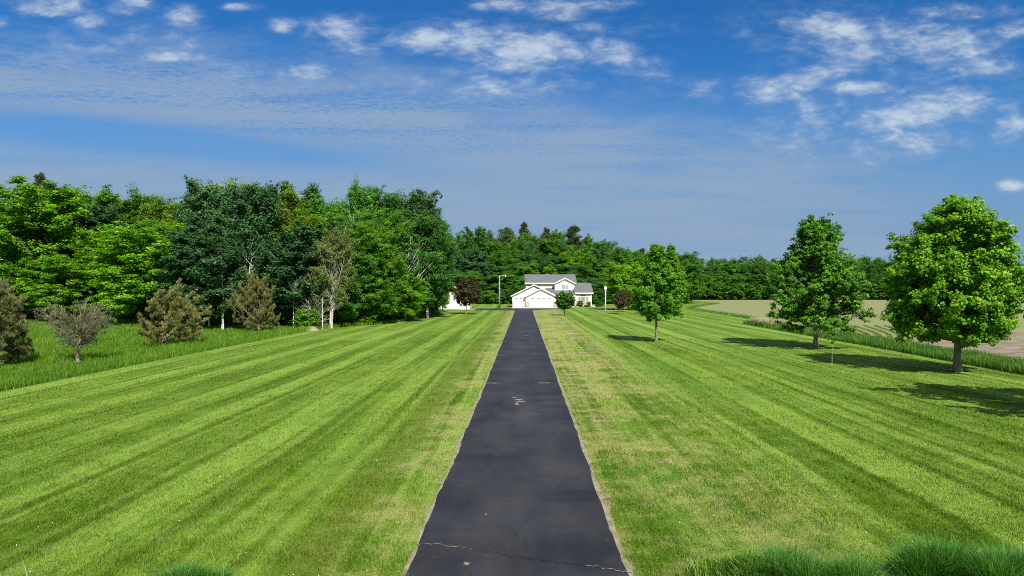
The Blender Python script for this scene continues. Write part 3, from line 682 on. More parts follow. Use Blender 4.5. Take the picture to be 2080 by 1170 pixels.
# --- wood archetypes
make_tree('bright_a', 15, 5.0, .12, 'broad', 90, .1, .80, 6, 36, .225, .24, .62, 'bright', 'brown', 121, subs=4, flat=.55, tintup=.9, lw=.85, asym=.2, trunktop=.90)
make_tree('bright_b', 17, 4.2, .10, 'tall', 90, .1, .80, 6, 36, .225, .24, .60, 'bright', 'brown', 122, subs=4, flat=.55, tintup=.9, lw=.85, asym=.22, trunktop=.90)
make_tree('mid_a', 17, 4.4, .14, 'tall', 84, .15, .80, 6, 36, .225, .24, .65, 'mid', 'brown', 123, subs=4, flat=.6, tintup=.8, asym=.2, trunktop=.90)
make_tree('mid_b', 16, 4.8, .14, 'broad', 84, .15, .80, 6, 36, .225, .24, .7, 'mid', 'brown', 124, subs=4, flat=.6, tintup=.8, asym=.25, gap=.1, trunktop=.90)
make_tree('olive_a', 16, 4.6, .2, 'broad', 80, .2, .80, 6, 36, .225, .22, .7, 'olive', 'brown', 125, subs=4, flat=.6, tintup=.8, asym=.2, trunktop=.90)
make_tree('oak_a', 18, 5.0, .15, 'broad', 80, .1, .80, 6, 36, .225, .3, .75, 'oak', 'brown', 126, subs=5, flat=.6, tintup=.8, asym=.25, gap=.1, trunktop=.90)
make_tree('oak_b', 18, 4.4, .2, 'tall', 60, .2, 1.1, 6, 20, .33, .3, .62, 'oak', 'brown', 127, subs=5, flat=.7, tintup=.8, asym=.3, gap=.2)
make_tree('aspen_a', 16, 3.0, .26, 'tall', 76, .3, 1.0, 6, 18, .25, .10, .5, 'aspen', 'white', 128, subs=4, flat=.8, tintup=.5, asym=.2, up=.2, trunktop=.90)
make_tree('aspen_b', 15, 2.6, .16, 'tall', 70, .2, 1.0, 6, 18, .25, .09, .5, 'aspen', 'white', 129, subs=4, flat=.8, tintup=.5, asym=.25, up=.2, gap=.12, trunktop=.90)
make_tree('white_pine', 20, 3.6, .25, 'cone', 60, .0, .35, 6, 26, .55, .28, .55, 'whitepine', 'brown', 130, needle=True, lw=.22, subs=3, flat=.5, asym=.25, gap=.12)
make_tree('white_pine_b', 20, 3.2, .35, 'ovate', 44, .1, .7, 6, 26, .55, .28, .6, 'whitepine', 'brown', 131, needle=True, lw=.22, subs=3, flat=.5, asym=.3, gap=.12)
make_tree('shrub_mid', 4, 2.0, .04, 'round', 40, .1, 1.0, 5, 16, .26, .05, .4, 'mid', 'brown', 132, subs=3, flat=.8, asym=.2)
make_tree('shrub_dark', 4, 2.0, .04, 'broad', 40, .1, 1.0, 5, 16, .26, .05, .4, 'oak', 'brown', 133, subs=3, flat=.8, asym=.25)
make_tree('shrub_bright', 3, 1.5, .04, 'broad', 36, .1, 1.0, 5, 14, .24, .05, .35, 'bright', 'brown', 134, subs=3, flat=.7, asym=.25)
make_tree('dead_tree', 11, 2.8, .28, 'tall', 46, .7, 1.25, 1, 1, .1, .17, .3, None, 'dead', 135, subs=9, curve=.2, nsub_r=.55, lean=.1)
make_tree('pale_tree', 11, 2.9, .22, 'tall', 46, .55, 1.2, 4, 26, .17, .17, .5, 'pale', 'dead', 136, subs=7, curve=.2, nsub_r=.5, lean=.12)
make_tree('dead_limbs', 9, 3.0, .30, 'broad', 22, .35, 1.0, 1, 1, .1, .13, .3, None, 'dead', 137, subs=10, curve=.3, nsub_r=.5, asym=.4)
make_tree('tufty_tree', 18, 3.2, .35, 'tall', 40, .6, 1.2, 2, 22, .32, .22, .65, 'aspen', 'dead', 138, subs=7, asym=.25, gap=.1, nsub_r=.5)
make_tree('birch', 12, 1.7, .42, 'tall', 34, .3, 1.0, 2, 12, .22, .10, .4, 'aspen', 'white', 140, subs=3, flat=.8, asym=.3, up=.2, gap=.35, lean=.08)
make_tree('brush', 3, 1.8, .05, 'round', 34, .0, .9, 1, 1, .1, .05, .3, None, 'dead', 139, subs=9, nsub_r=.5)

# --- trees standing on the lawn
def at(px, py): return gpt(px, py)
x, y = at(1945, 755); place('big_maple', 'maple_tree', x, y, 9.6, 3.5, 'largest maple on the right lawn, full yellow-green crown, nearest the field', 'maples on the right lawn', 0.4)
x, y = at(1657, 707); place('mid_maple', 'maple_tree', x, y, 10.1, 3.6, 'maple with open pointed top and layered boughs, beside the young staked sapling', 'maples on the right lawn', 1.2)
x, y = at(1333, 695); place('lone_maple', 'maple_tree', x, y, 8.35, 2.3, 'slim spire-shaped maple alone on the lawn, leftmost of the right-hand maples', 'maples on the right lawn', 2.0)
x, y = at(1362, 640); place('back_maple', 'maple_tree', x, y, 12.0, 2.6, 'taller narrow green tree close behind the slim lawn maple', None, 4.4)
place('shadow_maple', 'maple_tree', 23.0, 22.5, 9.6, 4.3, 'maple just outside the right edge that throws the lower right shadow', None, .6)
x, y = at(1276, 629.8); place('lime_tree', 'lime_tree', x, y, 10.0, 4.7, 'pale lime-green rounded tree behind the small purple trees', None, 1.0)
x, y = at(1259, 638); place('purple_tree', 'purple_leaf_tree', x, y, 4.3, 1.4, 'small purple-leaf tree with a pale trunk, nearer of the two by the lime tree', None, 1.0)
x, y = at(1269, 633.5); place('purple_tree', 'purple_leaf_tree', x, y, 4.5, 1.25, 'small purple-leaf tree half hidden behind its twin, just below the lime tree', None, 3.0)
x, y = at(947, 638); place('purple_tree', 'purple_leaf_tree', x, y, 6.6, 2.8, 'bronze purple-leaf tree in front of the white shed', None, 2.0)
x, y = at(1147, 641); place('round_tree', 'round_tree', x, y, 4.15, 1.72, 'small round-headed green tree in front of the house entrance', None, 2.0)
x, y = at(1690, 742); place('sapling', 'sapling', x, y, 2.15, .27, 'tiny newly planted sapling with a thin white stem on the right lawn', None, 2.0)
# --- pines in the meadow
x, y = at(12, 746); place('scots_pine', 'pine_tree', x - .6, y, 5.1, 2.6, 'bushy olive brown pine cut by the left edge of the picture', 'pines in the meadow', 1.0)
x, y = at(158, 738); place('thin_pine', 'pine_tree', x, y, 4.35, 2.7, 'sparse half-dead pine with crooked bare trunk, second pine from the left', 'pines in the meadow', 2.0)
x, y = at(335, 701); place('gold_pine', 'pine_tree', x, y, 5.3, 3.3, 'broad golden-green pine in the meadow before the bright maple', 'pines in the meadow', .5)
x, y = at(525, 674); place('gold_pine', 'pine_tree', x, y, 6.8, 2.8, 'brownish upright pine standing against the aspens at the wood edge', 'pines in the meadow', 2.5)
x, y = at(-60, 706); place('scots_pine', 'pine_tree', x, y, 6.2, 3.0, 'olive pine behind the leftmost pine at the left picture edge', 'pines in the meadow', 4.0)

# --- the wood on the left: trees given as (pixel column, distance, pixel of the top, kind, crown radius)
LAB = dict(bright='bright yellow-green broadleaf tree in the wood left of the lawn', mid='mid-green leafy tree in the wood left of the lawn', olive='olive green leafy tree in the wood left of the lawn',
           oak='dark green oak-like tree in the wood left of the lawn', aspen='dark blue-green aspen with pale trunk in the left wood', pine='dark conifer tip above the left wood')
NAME = dict(bright='broadleaf_tree', mid='broadleaf_tree', olive='broadleaf_tree', oak='oak_tree', aspen='aspen_tree', white='pine_tree')
def wood(px, D, top, key, Rr, label=None, group='trees in the left wood', name=None):
    kind = key.split('_')[0]; X = xat(px, D); H = zat(top, D) * 1.0
    return place(key, name or NAME.get(kind, 'broadleaf_tree'), X, D, H, Rr * 1.1, label or LAB[kind], group if not label else group)
SK = [(-300, 395), (0, 392), (75, 385), (130, 380), (190, 382), (215, 400), (260, 395), (320, 393), (400, 388), (430, 372), (540, 375), (600, 385), (660, 398), (690, 438), (720, 430), (740, 385), (800, 385), (870, 400), (900, 445), (915, 480)]
def skyline(px):
    return float(np.interp(px, [p for p, q in SK], [q for p, q in SK]))
for q in ((20, 104, 394, 'mid_a', 4.6, 'mid-green tree at the left edge behind the olive pine'),
          (92, 98, 372, 'bright_b', 5.6, 'tall bright yellow-green maple in the left wood below the conifer tip'),
          (78, 116, 352, 'white_pine', 2.8, 'dark conifer tip standing highest above the left wood'),
          (172, 108, 380, 'mid_a', 4.6, 'leafy green tree right of the tall bright maple at the skyline'),
          (190, 102, 412, 'aspen_a', 3.6, 'dark blue-green tree between the two bright maples'),
          (285, 85, 452, 'bright_a', 5.8, 'wide bright yellow-green maple above the golden pine'),
          (215, 96, 470, 'bright_b', 4.0, 'bright green tree left behind the wide bright maple'),
          (265, 114, 393, 'olive_a', 4.6, 'lighter green tree at the skyline above the wide bright maple'),
          (330, 110, 389, 'mid_b', 5.2, 'dark rounded tree at the skyline left of the tall aspens'),
          (400, 96, 386, 'aspen_b', 3.4, 'dark aspen at the skyline with white stem showing, left of the tallest'),
          (432, 92, 366, 'aspen_a', 3.2, 'tallest dark aspen at the skyline with a pale stem'),
          (482, 102, 370, 'olive_a', 4.8, 'yellow-green tree at the skyline between the two dark aspens'),
          (514, 84, 371, 'aspen_a', 3.1, 'big dark aspen above the brownish upright pine'),
          (560, 98, 384, 'olive_a', 4.4, 'yellow-green tree right of the big dark aspen'),
          (612, 102, 374, 'oak_b', 4.0, 'loose-topped dark oak poking above the wood, left of the skyline dip'),
          (655, 96, 402, 'mid_b', 3.8, 'green tree sloping down to the skyline dip'),
          (580, 88, 425, 'olive_a', 4.0, 'olive tree below the loose-topped oak'),
          (690, 104, 438, 'mid_a', 3.6, 'lower green tree in the skyline dip'),
          (452, 75.5, 478, 'aspen_b', 2.7, 'front aspen with a long white trunk at the meadow edge'),
          (395, 80, 472, 'aspen_b', 2.8, 'front aspen right of the wide bright maple'),
          (485, 82, 500, 'aspen_b', 2.5, 'front aspen left of the brownish upright pine'),
          (560, 83, 475, 'aspen_a', 2.6, 'front aspen right of the brownish upright pine'),
          (600, 80, 462, 'aspen_b', 2.8, 'front aspen left of the pale half-dead tree'),
          (630, 81, 505, 'aspen_a', 2.4, 'slim front aspen beside the pale half-dead tree'),
          (750, 88.5, 452, 'bright_a', 3.2, 'fresh green maple at the wood edge right of the pale half-dead tree'),
          (718, 85, 480, 'mid_a', 3.0, 'green tree hanging over the lawn edge right of the pale half-dead tree'),
          (744, 102, 368, 'mid_b', 2.9, 'tall loose-crowned tree at the skyline right of the dip'),
          (800, 105, 380, 'oak_a', 5.4, 'massive dark oak at the right end of the wood'),
          (842, 104, 428, 'oak_a', 4.0, 'dark oak below the bare-branched tree top'),
          (785, 97, 470, 'oak_b', 3.6, 'dark leafy tree beside the bare grey limbs'),
          (815, 95.5, 560, 'bright_a', 2.7, 'low bright maple boughs at the lawn edge under the bare limbs'),
          (765, 89.5, 530, 'mid_b', 3.0, 'low mid-green tree at the lawn edge below the fresh green maple'),
          (872, 108, 470, 'oak_a', 3.4, 'dark oak at the last corner of the wood'),
          (850, 106, 530, 'oak_a', 3.0, 'low dark tree at the wood corner shading the lawn'),
          (880, 122, 490, 'mid_a', 2.2, 'dark tree behind the wood corner near the shed'),
          (899, 133, 528, 'bright_b', 1.5, 'small bright green tree beside the white shed')):
    wood(*q)
def special(key, name, px, D, top, Rr, label, rz):
    return place(key, name, xat(px, D), D, zat(top, D), Rr, label, None, rz)
special('pale_tree', 'half_dead_tree', 672, 79, 462, 2.5, 'pale half-dead tree with white bare branches and thin leaves at the wood edge', .5)
special('dead_tree', 'dead_tree', 674, 78.6, 480, 1.7, 'bare white dead stem inside the pale half-dead tree', 2.0)
special('dead_limbs', 'dead_tree', 822, 97.0, 474, 3.0, 'bare grey dead limbs reaching out of the dark oak at the wood edge', 1.0)
special('tufty_tree', 'half_dead_tree', 868, 106, 386, 2.9, 'tall half-dead tree with grey bare branches and dark leaf tufts at the skyline', 1.0)
special('dead_tree', 'dead_tree', 728, 97, 425, 2.4, 'greyish bare tree top in the skyline dip', 3.0)
special('birch', 'birch_tree', 453, 74.6, 495, 1.5, 'slender birch with a long white trunk at the meadow edge beside the brownish upright pine', 1.0)
special('birch', 'birch_tree', 596, 78.0, 560, 1.2, 'thin pale-stemmed young birch left of the tangled dead brush', 2.0)
special('birch', 'birch_tree', 655, 77.8, 540, 1.0, 'thin grey leaning stem beside the pale half-dead tree', 3.0)
special('birch', 'birch_tree', 505, 80.0, 470, 1.6, 'white-stemmed birch rising behind the brownish upright pine', 4.0)
special('birch', 'birch_tree', 425, 79.0, 480, 1.6, 'white-stemmed birch left of the slender long-trunked birch', 5.0)
special('brush', 'dead_bush', 640, 78.4, 600, 2.0, 'tangled dead grey brush low at the wood edge', 1.0)
special('shrub_bright', 'shrub', 622, 77.5, 628, 1.3, 'bright green shrub beside the tangled dead brush', 1.0)
special('shrub_bright', 'shrub', 745, 86.5, 636, 1.1, 'small bright sapling shrub at the foot of the wood right of the brush', 2.0)
# filling ranks behind
r2 = random.Random(5)
for D0, dpx, dt in ((112, 62, 14), (124, 58, 22), (138, 56, 30)):
    px = -330
    while px < 880:
        t = skyline(px) + dt + r2.uniform(-8, 16)
        if px > 690: t = max(t, 446)
        k = r2.choice(['mid_a', 'mid_b', 'oak_a', 'olive_a', 'mid_a', 'oak_b'])
        wood(px + r2.uniform(-14, 14), D0 + r2.uniform(-4, 4), t, k, r2.uniform(3.8, 4.8)); px += dpx * r2.uniform(.8, 1.2)
# front rank on the far left, behind the pines
for px, D, t, k, rr_ in ((-60, 96, 400, 'mid_a', 4.6), (-150, 92, 398, 'mid_b', 5), (-240, 90, 396, 'mid_a', 5), (40, 96, 520, 'mid_b', 3.6), (-20, 95, 505, 'mid_b', 4.0), (120, 92, 520, 'bright_a', 4.0), (355, 84, 520, 'mid_a', 2.8),
                       (340, 96, 440, 'mid_b', 4.0), (420, 84, 440, 'aspen_a', 2.8), (470, 88, 430, 'aspen_b', 2.8), (540, 86, 450, 'aspen_b', 2.8), (640, 88, 450, 'oak_b', 3.2), (700, 90, 470, 'oak_a', 3.0), (730, 92, 440, 'oak_a', 3.4), (766, 98, 420, 'mid_a', 3.6), (828, 110, 410, 'oak_a', 4.0), (860, 112, 450, 'oak_a', 3.6), (872, 118, 520, 'oak_a', 2.6), (690, 83, 545, 'oak_a', 2.4), (590, 82, 540, 'aspen_b', 2.2), (530, 85, 545, 'aspen_a', 2.2), (655, 83, 530, 'aspen_a', 2.4)):
    wood(px, D, t, k, rr_)
SH = dict(shrub_mid='leafy green shrub at the foot of the left wood', shrub_dark='dark undergrowth shrub at the foot of the left wood')
for (x0, y0), (x1, y1) in (((-70, 100), (-50, 93)), ((-50, 93), (-33, 79)), ((-33, 79), (-23, 80)), ((-23, 80), (-18.2, 87.5)), ((-18.2, 87.5), (-16.0, 98)), ((-16, 98), (-15, 128))):
    n = int(math.hypot(x1 - x0, y1 - y0) / 2.3)
    for i in range(n):
        t = (i + r2.random()) / n; k = r2.choice(['shrub_mid', 'shrub_dark', 'shrub_dark']); h = r2.uniform(1.6, 4.2)
        place(k, 'shrub', x0 + (x1 - x0) * t + r2.uniform(-1.5, .2), y0 + (y1 - y0) * t + r2.uniform(.8, 3.0), h, h * r2.uniform(.45, .7), SH[k], 'undergrowth at the foot of the left wood', cat='shrub')

# --- the wood behind the house
BK = [(880, 478), (905, 476), (940, 474), (968, 470), (1000, 484), (1030, 474), (1065, 476), (1100, 478), (1150, 476), (1200, 487), (1245, 488), (1270, 503), (1300, 512), (1340, 518), (1420, 522)]
bks = lambda px: float(np.interp(px, [p for p, q in BK], [q for p, q in BK]))
for q in ((968, 238, 461, 'oak_b', 4.6, 'bare-stemmed oak crown rising above the wood behind the shed'), (1030, 246, 462, 'white_pine_b', 4.0, 'greyish pine at the skyline left of the highest pine behind the house'),
          (1067, 248, 452, 'white_pine', 4.2, 'highest pointed pine at the skyline behind the house'), (1112, 246, 463, 'white_pine', 4.0, 'pine at the skyline above the house roof left of the flat-topped one'),
          (1163, 248, 459, 'white_pine_b', 4.4, 'flat-topped grey pine at the skyline above the house'), (1305, 262, 505, 'white_pine', 3.6, 'dark conifer at the skyline where the wood slopes down'),
          (1398, 290, 518, 'oak_b', 3.8, 'dark tree top beside the tall lawn tree at the wood corner')):
    wood(q[0], q[1], q[2], q[3], q[4], q[5], 'trees in the wood behind the house', 'pine_tree' if 'pine' in q[3] else 'oak_tree')
LB = dict(mid='mid-green tree in the wood behind the house', oak='dark green tree in the wood behind the house', olive='olive green tree in the wood behind the house', aspen='blue-green tree in the wood behind the shed',
          white='pine in the wood behind the house', bright='fresh green tree in the wood behind the house')
for D0, dpx, dt, kinds in ((252, 44, -9, ['mid_a', 'mid_b', 'oak_a']), (238, 46, 6, ['mid_a', 'mid_b', 'mid_b', 'oak_a']), (226, 46, 32, ['mid_b', 'mid_a', 'bright_a', 'oak_a']), (214, 46, 56, ['mid_b', 'mid_a', 'oak_a', 'bright_a']), (206, 44, 78, ['mid_b', 'oak_a', 'mid_a'])):
    px = 885
    while px < 1400:
        t = bks(px) + dt + r2.uniform(-3, 10); k = r2.choice(kinds)
        if px < 985 and 10 < dt < 70: k = 'aspen_a'
        if px > 1330 and D0 < 230: px += dpx; continue
        wood(px + r2.uniform(-10, 10), D0 + r2.uniform(-4, 4), t, k, r2.uniform(4.2, 5.4) if 'pine' not in k else 3.6, LB[k.split('_')[0]], 'trees in the wood behind the house', 'pine_tree' if 'pine' in k else None); px += dpx * r2.uniform(.8, 1.15)
for i in range(34):
    px = 900 + i * 15 + r2.uniform(-5, 5); D = 200 + r2.uniform(-3, 3); k = r2.choice(['shrub_mid', 'shrub_dark', 'shrub_mid']); h = r2.uniform(3.0, 6.5)
    if 1030 < px < 1180: D += 2
    place(k, 'shrub', xat(px, D), D, h, h * r2.uniform(.5, .75), 'undergrowth shrub at the foot of the wood behind the house', 'undergrowth behind the house', cat='shrub')
# --- the tree line beyond the field
LT = dict(mid='mid-green tree in the far tree line beyond the ploughed field', oak='dark tree in the far tree line beyond the ploughed field', olive='olive tree in the far tree line beyond the ploughed field')
for D0, dpx, t0, kinds in ((300, 36, 521, ['mid_a', 'mid_b', 'olive_a', 'oak_a']), (288, 38, 532, ['mid_a', 'mid_b', 'oak_a', 'oak_a']), (278, 38, 552, ['mid_b', 'oak_a', 'oak_a'])):
    px = 1372
    while px < 2290:
        k = r2.choice(kinds); wood(px + r2.uniform(-8, 8), D0 + r2.uniform(-3, 3), t0 + r2.uniform(-4, 8) + (6 if px > 1900 else 0), k, r2.uniform(4.4, 5.6), LT[k.split('_')[0]], 'trees beyond the field'); px += dpx * r2.uniform(.85, 1.2)
for i in range(48):
    px = 1380 + i * 19 + r2.uniform(-6, 6); D = 272 + r2.uniform(-2, 2); k = r2.choice(['shrub_mid', 'shrub_dark']); h = r2.uniform(3.0, 7)
    place(k, 'shrub', xat(px, D), D, h, h * r2.uniform(.55, .8), 'shrub at the foot of the far tree line beyond the field', 'undergrowth beyond the field', cat='shrub')

# ------------------------------------------------------------------ the house
def hx(cx, D): return (1020 + cx / 10.4 - 1040) * D / F
def hz(cy, D): return CH - (545 + cy / 10.4 - 585) * D / F
house = empty('house', (7.0, 170, 0), 0, 'white two-storey house with grey roofs and attached garage at the end of the drive', 'house')
def hb(mb, name, mat, parent=house, **k): return mb.build(name, mat, parent, **k)
def sub(mb, name, mat, parent):
    me_o = mb.build(name, mat, None); me_o.parent = parent; me_o.matrix_parent_inverse = Matrix.Translation((-7.0, -170, 0)); return me_o
from mathutils import Matrix
def sub(mb, name, mat, parent):
    v = mb.build(name, mat, None); v.parent = parent; v.matrix_parent_inverse = (parent.matrix_parent_inverse.copy() if False else Matrix()); return v
# children of the house hold world coordinates through the inverse of the house's own place; their children need none
def gable(xl, xr, zl, xp, zp, y0, y1, over, thick=.2):
    """two roof slabs with the ridge running away from the viewer"""
    m = MB()
    for xa, za, s in ((xl, zl, 1), (xr, zl + (0), -1)):
        m.prism_y([(xa, za - thick), (xp, zp - thick), (xp, zp), (xa, za)] if s > 0 else [(xp, zp - thick), (xa, za - thick), (xa, za), (xp, zp)], y0 - over, y1)
    return m
def rake(xl, xr, zl, zr, xp, zp, y, w=.24, t=.05, lift=.02):
    m = MB()
    m.prism_y([(xl, zl - w), (xp, zp - w), (xp, zp + lift), (xl, zl + lift)], y - t, y)
    m.prism_y([(xp, zp - w), (xr, zr - w), (xr, zr + lift), (xp, zp + lift)], y - t, y)
    return m
G = .086
# garage A (left, set back) and B (front)
yB, yA = 165.0, 165.8
ax0, axp, azp, azl = .08, 5.34, 5.55, 2.77
hb(MB().prism_y([(ax0, G), (10.6, G), (10.6, 2.75), (axp, azp - .24), (ax0, 2.72)], yA, 174), 'garage_wall', M['siding'])
bx0, bx1, bxp, bzp = 3.30, 10.70, 7.0, 4.62
hb(MB().prism_y([(bx0, G), (bx1, G), (bx1, 2.72), (bxp, bzp - .24), (bx0, 2.72)], yB, yA - .003), 'garage_front_wall', M['siding'])
m = gable(-.26, 10.94, azl - .02, axp, azp, yA, 174.2, .38); hb(m, 'garage_roof', M['shingle'])
hb(rake(-.26, 10.94, azl, azl, axp, azp, yA - .38), 'garage_rake_board', M['trim'])
m = gable(2.98, 11.02, 2.60, bxp, bzp, yB, 169.5, .38, .18); hb(m, 'garage_front_roof', M['shingle'])
hb(rake(2.98, 11.02, 2.60, 2.60, bxp, bzp, yB - .38), 'garage_front_rake_board', M['trim'])
hb(MB().prism_y([(3.25, 2.50), (7.0, 4.36), (7.0, 4.42), (3.05, 2.44)], yB - .36, yB).prism_y([(7.0, 4.36), (10.75, 2.50), (10.95, 2.44), (7.0, 4.42)], yB - .36, yB), 'garage_soffit', M['soffit'])
def gdoor(x0, x1, y, groups):
    z1 = 2.37; d = MB().box(x0, x1, y - .02, y + .04, G, z1)
    for k in range(1, 4): d.box(x0 + .03, x1 - .03, y - .028, y - .022, G + (z1 - G) * k / 4 - .012, G + (z1 - G) * k / 4 + .012)
    door = hb(d, 'garage_door', M['door'])
    fr = MB().box(x0 - .16, x0, y - .05, y + .03, G, z1 + .18).box(x1, x1 + .16, y - .05, y + .03, G, z1 + .18).box(x0 + .002, x1 - .002, y - .05, y + .03, z1 + .002, z1 + .18)
    sub(fr, 'door_frame', M['trim'], door)
    w = (x1 - x0) / groups
    for g in range(groups):
        p = MB(); xa = x0 + g * w + .22; xb = x0 + (g + 1) * w - .22; n = 4; zz0, zz1 = z1 - .46, z1 - .14
        for q in range(n):
            a0 = xa + (xb - xa) * q / n + .03; a1 = xa + (xb - xa) * (q + 1) / n - .03
            t0 = ((a0 - xa) / (xb - xa) - .5); t1 = ((a1 - xa) / (xb - xa) - .5)
            p.prism_y([(a0, zz0), (a1, zz0), (a1, zz1 - .3 * t1 * t1), (a0, zz1 - .3 * t0 * t0)], y - .035, y - .025)
        sub(p, 'door_window', M['pale_glass'], door)
    sub(MB().box((x0 + x1) / 2 - .12, (x0 + x1) / 2 + .12, y - .07, y - .03, 1.15, 1.22), 'handle', M['metal'], door)
gdoor(.42, 3.02, yA - .03, 2)
gdoor(4.40, 9.62, yB - .03, 4)
BH = 1.31
for xa, xb, y in ((bx0 - .01, 4.22, yB), (9.80, bx1 + .01, yB), (.06, .25, yA)):
    hb(MB().box(xa, xb, y - .12, y - .003, G, BH), 'brick_pier', M['brick'])
    hb(MB().box(xa - .02, xb + .02, y - .15, y - .004, BH + .002, BH + .07), 'pier_cap', M['stone'])
for xa, y in ((ax0 + .005, yA), (bx0, yB), (bx1 - .12, yB)):
    hb(MB().box(xa, xa + .12, y - .025, y - .002, BH + .08, 2.55), 'corner_board', M['trim'])
# upper storey
yM = 173.0
mx0, mx1 = 3.55, 16.0
ez, rz_ = 5.90, 8.15
hb(MB().box(mx0, mx1, yM, 182, G, ez - .05), 'upper_wall', M['siding'])
hb(MB().prism_x([(yM - .5, ez - .1), (177.6, rz_ - .12), (182.7, ez - .1), (182.7, ez + .06), (177.6, rz_ + .06), (yM - .5, ez + .06)], 3.22, 16.42), 'main_roof', M['shingle'])
hb(MB().prism_x([(yM, ez - .12), (182, ez - .12), (177.5, rz_ - .14)], mx0 + .01, mx1 - .01), 'gable_end_wall', M['siding'])
hb(MB().box(3.2, 11.45, yM - .58, yM - .51, ez - .24, ez + .07), 'fascia_board', M['trim'])
hb(MB().box(3.3, 11.3, yM - .50, yM - .002, ez - .2, ez - .15), 'eave_soffit', M['soffit'])
# front dormer gable
yD = 171.5
dx0, dx1 = hx(1112, yD), hx(1537, yD); dxp = (dx0 + dx1) / 2; dzp = hz(196, yD); dze = hz(312, yD)
hb(MB().prism_y([(dx0, 3.0), (dx1, 3.0), (dx1, dze - .02), (dxp, dzp - .24), (dx0, dze - .02)], yD, 178), 'dormer_wall', M['siding'])
hb(gable(dx0 - .3, dx1 + .3, dze - .12, dxp, dzp, yD, 177.4, .32), 'dormer_roof', M['shingle'])
hb(rake(dx0 - .3, dx1 + .3, dze - .1, dze - .1, dxp, dzp, yD - .32, .26), 'dormer_rake_board', M['trim'])
s1 = .26; hb(MB().prism_y([(dx0, dze - .26), (dxp, dzp - .42), (dxp, dzp - .34), (dx0 - .1, dze - .22)], yD - .3, yD).prism_y([(dxp, dzp - .42), (dx1, dze - .26), (dx1 + .1, dze - .22), (dxp, dzp - .34)], yD - .3, yD), 'dormer_soffit', M['soffit'])
for xa in (dx0, dx1 - .12): hb(MB().box(xa, xa + .12, yD - .025, yD - .002, 3.9, dze - .3), 'corner_board', M['trim'])
def window(x0, x1, z0, z1, y, nx, nz, glass, fw=.10, parent=house):
    f = MB().box(x0 - fw, x0, y - .06, y, z0 - fw, z1 + fw).box(x1, x1 + fw, y - .06, y, z0 - fw, z1 + fw).box(x0, x1, y - .06, y, z1, z1 + fw).box(x0, x1, y - .06, y, z0 - fw, z0)
    w = hb(f, 'window', M['trim'])
    sub(MB().box(x0, x1, y - .02, y - .006, z0, z1), 'pane', glass, w)
    b_ = MB()
    for i in range(1, nx): xx = x0 + (x1 - x0) * i / nx; b_.box(xx - .022, xx + .022, y - .035, y - .022, z0, z1)
    for i in range(1, nz): zz = z0 + (z1 - z0) * i / nz; b_.box(x0, x1, y - .040, y - .0355, zz - .02, zz + .02)
    if b_.v: sub(b_, 'glazing_bars', M['trim'], w)
    return w
wz0, wz1 = hz(434, yD), hz(344, yD); wxa, wxm, wxb = hx(1266, yD), hx(1324, yD), hx(1384, yD)
window(wxa, wxm - .04, wz0, wz1, yD - .003, 2, 4, M['pale_glass']); window(wxm + .16, wxb, wz0, wz1, yD - .003, 2, 4, M['pale_glass'])
# lower front roof between garage and wing, and the right wing
hb(MB().prism_x([(168.0, 2.62), (yM + .2, 4.55), (yM + .2, 4.70), (168.0, 2.78)], 8.5, 15.75), 'porch_roof', M['shingle'])
hb(MB().box(11.1, 15.7, 167.93, 167.995, 2.55, 2.80), 'porch_fascia', M['trim'])
yW = 169.0
wx0, wx1 = hx(1535, yW), hx(1890, yW)
hb(MB().prism_x([(yW, G), (179, G), (179, 3.4), (174.0, 5.75), (yW, 3.40)], wx0, wx1), 'wing_wall', M['siding'])
hb(MB().prism_x([(yW - .45, 3.32), (174.0, 5.80), (179.5, 3.30), (179.5, 3.46), (174.0, 5.98), (yW - .45, 3.48)], wx0 - .02, wx1 + .42), 'wing_roof', M['shingle'])
hb(MB().box(wx0 - .05, wx1 + .45, yW - .53, yW - .46, 3.24, 3.50), 'wing_fascia', M['trim'])
hb(MB().box(wx0, wx1 + .3, yW - .45, yW - .002, 3.22, 3.28), 'wing_soffit', M['soffit'])
for xa in (wx0 - .01, wx1 - .16): hb(MB().box(xa, xa + .17, yW - .14, yW - .002, .1, 3.2), 'corner_board', M['trim'])
hb(MB().box(wx0 + .17, wx1 - .17, yW - .12, yW - .002, G, hz(706, yW)), 'brick_base', M['brick'])
hb(MB().box(wx0 + .17, wx1 - .17, yW - .16, yW - .003, hz(706, yW) + .002, hz(706, yW) + .06), 'brick_sill', M['stone'])
hb(MB().box(10.75, wx0 - .002, 171.2, 172.9, G, 3.2), 'entry_wall', M['siding'])
hb(MB().box(10.75, wx0 - .002, 168.4, 171.198, 0.0, .16), 'porch_floor', M['concrete'])
dd = hb(MB().box(13.0, 13.95, 171.14, 171.197, .17, 2.22), 'front_door', M['trim']); sub(MB().box(13.78, 13.86, 171.08, 171.14, 1.1, 1.2), 'handle', M['metal'], dd)
hb(MB().box(11.3, 11.45, 168.2, 168.35, .17, 2.6), 'porch_post', M['trim'])
zA, zB = hz(722, yW), hz(612, yW)
window(hx(1668, yW), hx(1757, yW), zA, zB, yW - .13, 4, 5, M['glass'], .09)
window(hx(1614, yW), hx(1645, yW), hz(690, yW), zB, yW - .003, 2, 4, M['glass'], .07); window(hx(1780, yW), hx(1812, yW), hz(690, yW), zB, yW - .003, 2, 4, M['glass'], .07)
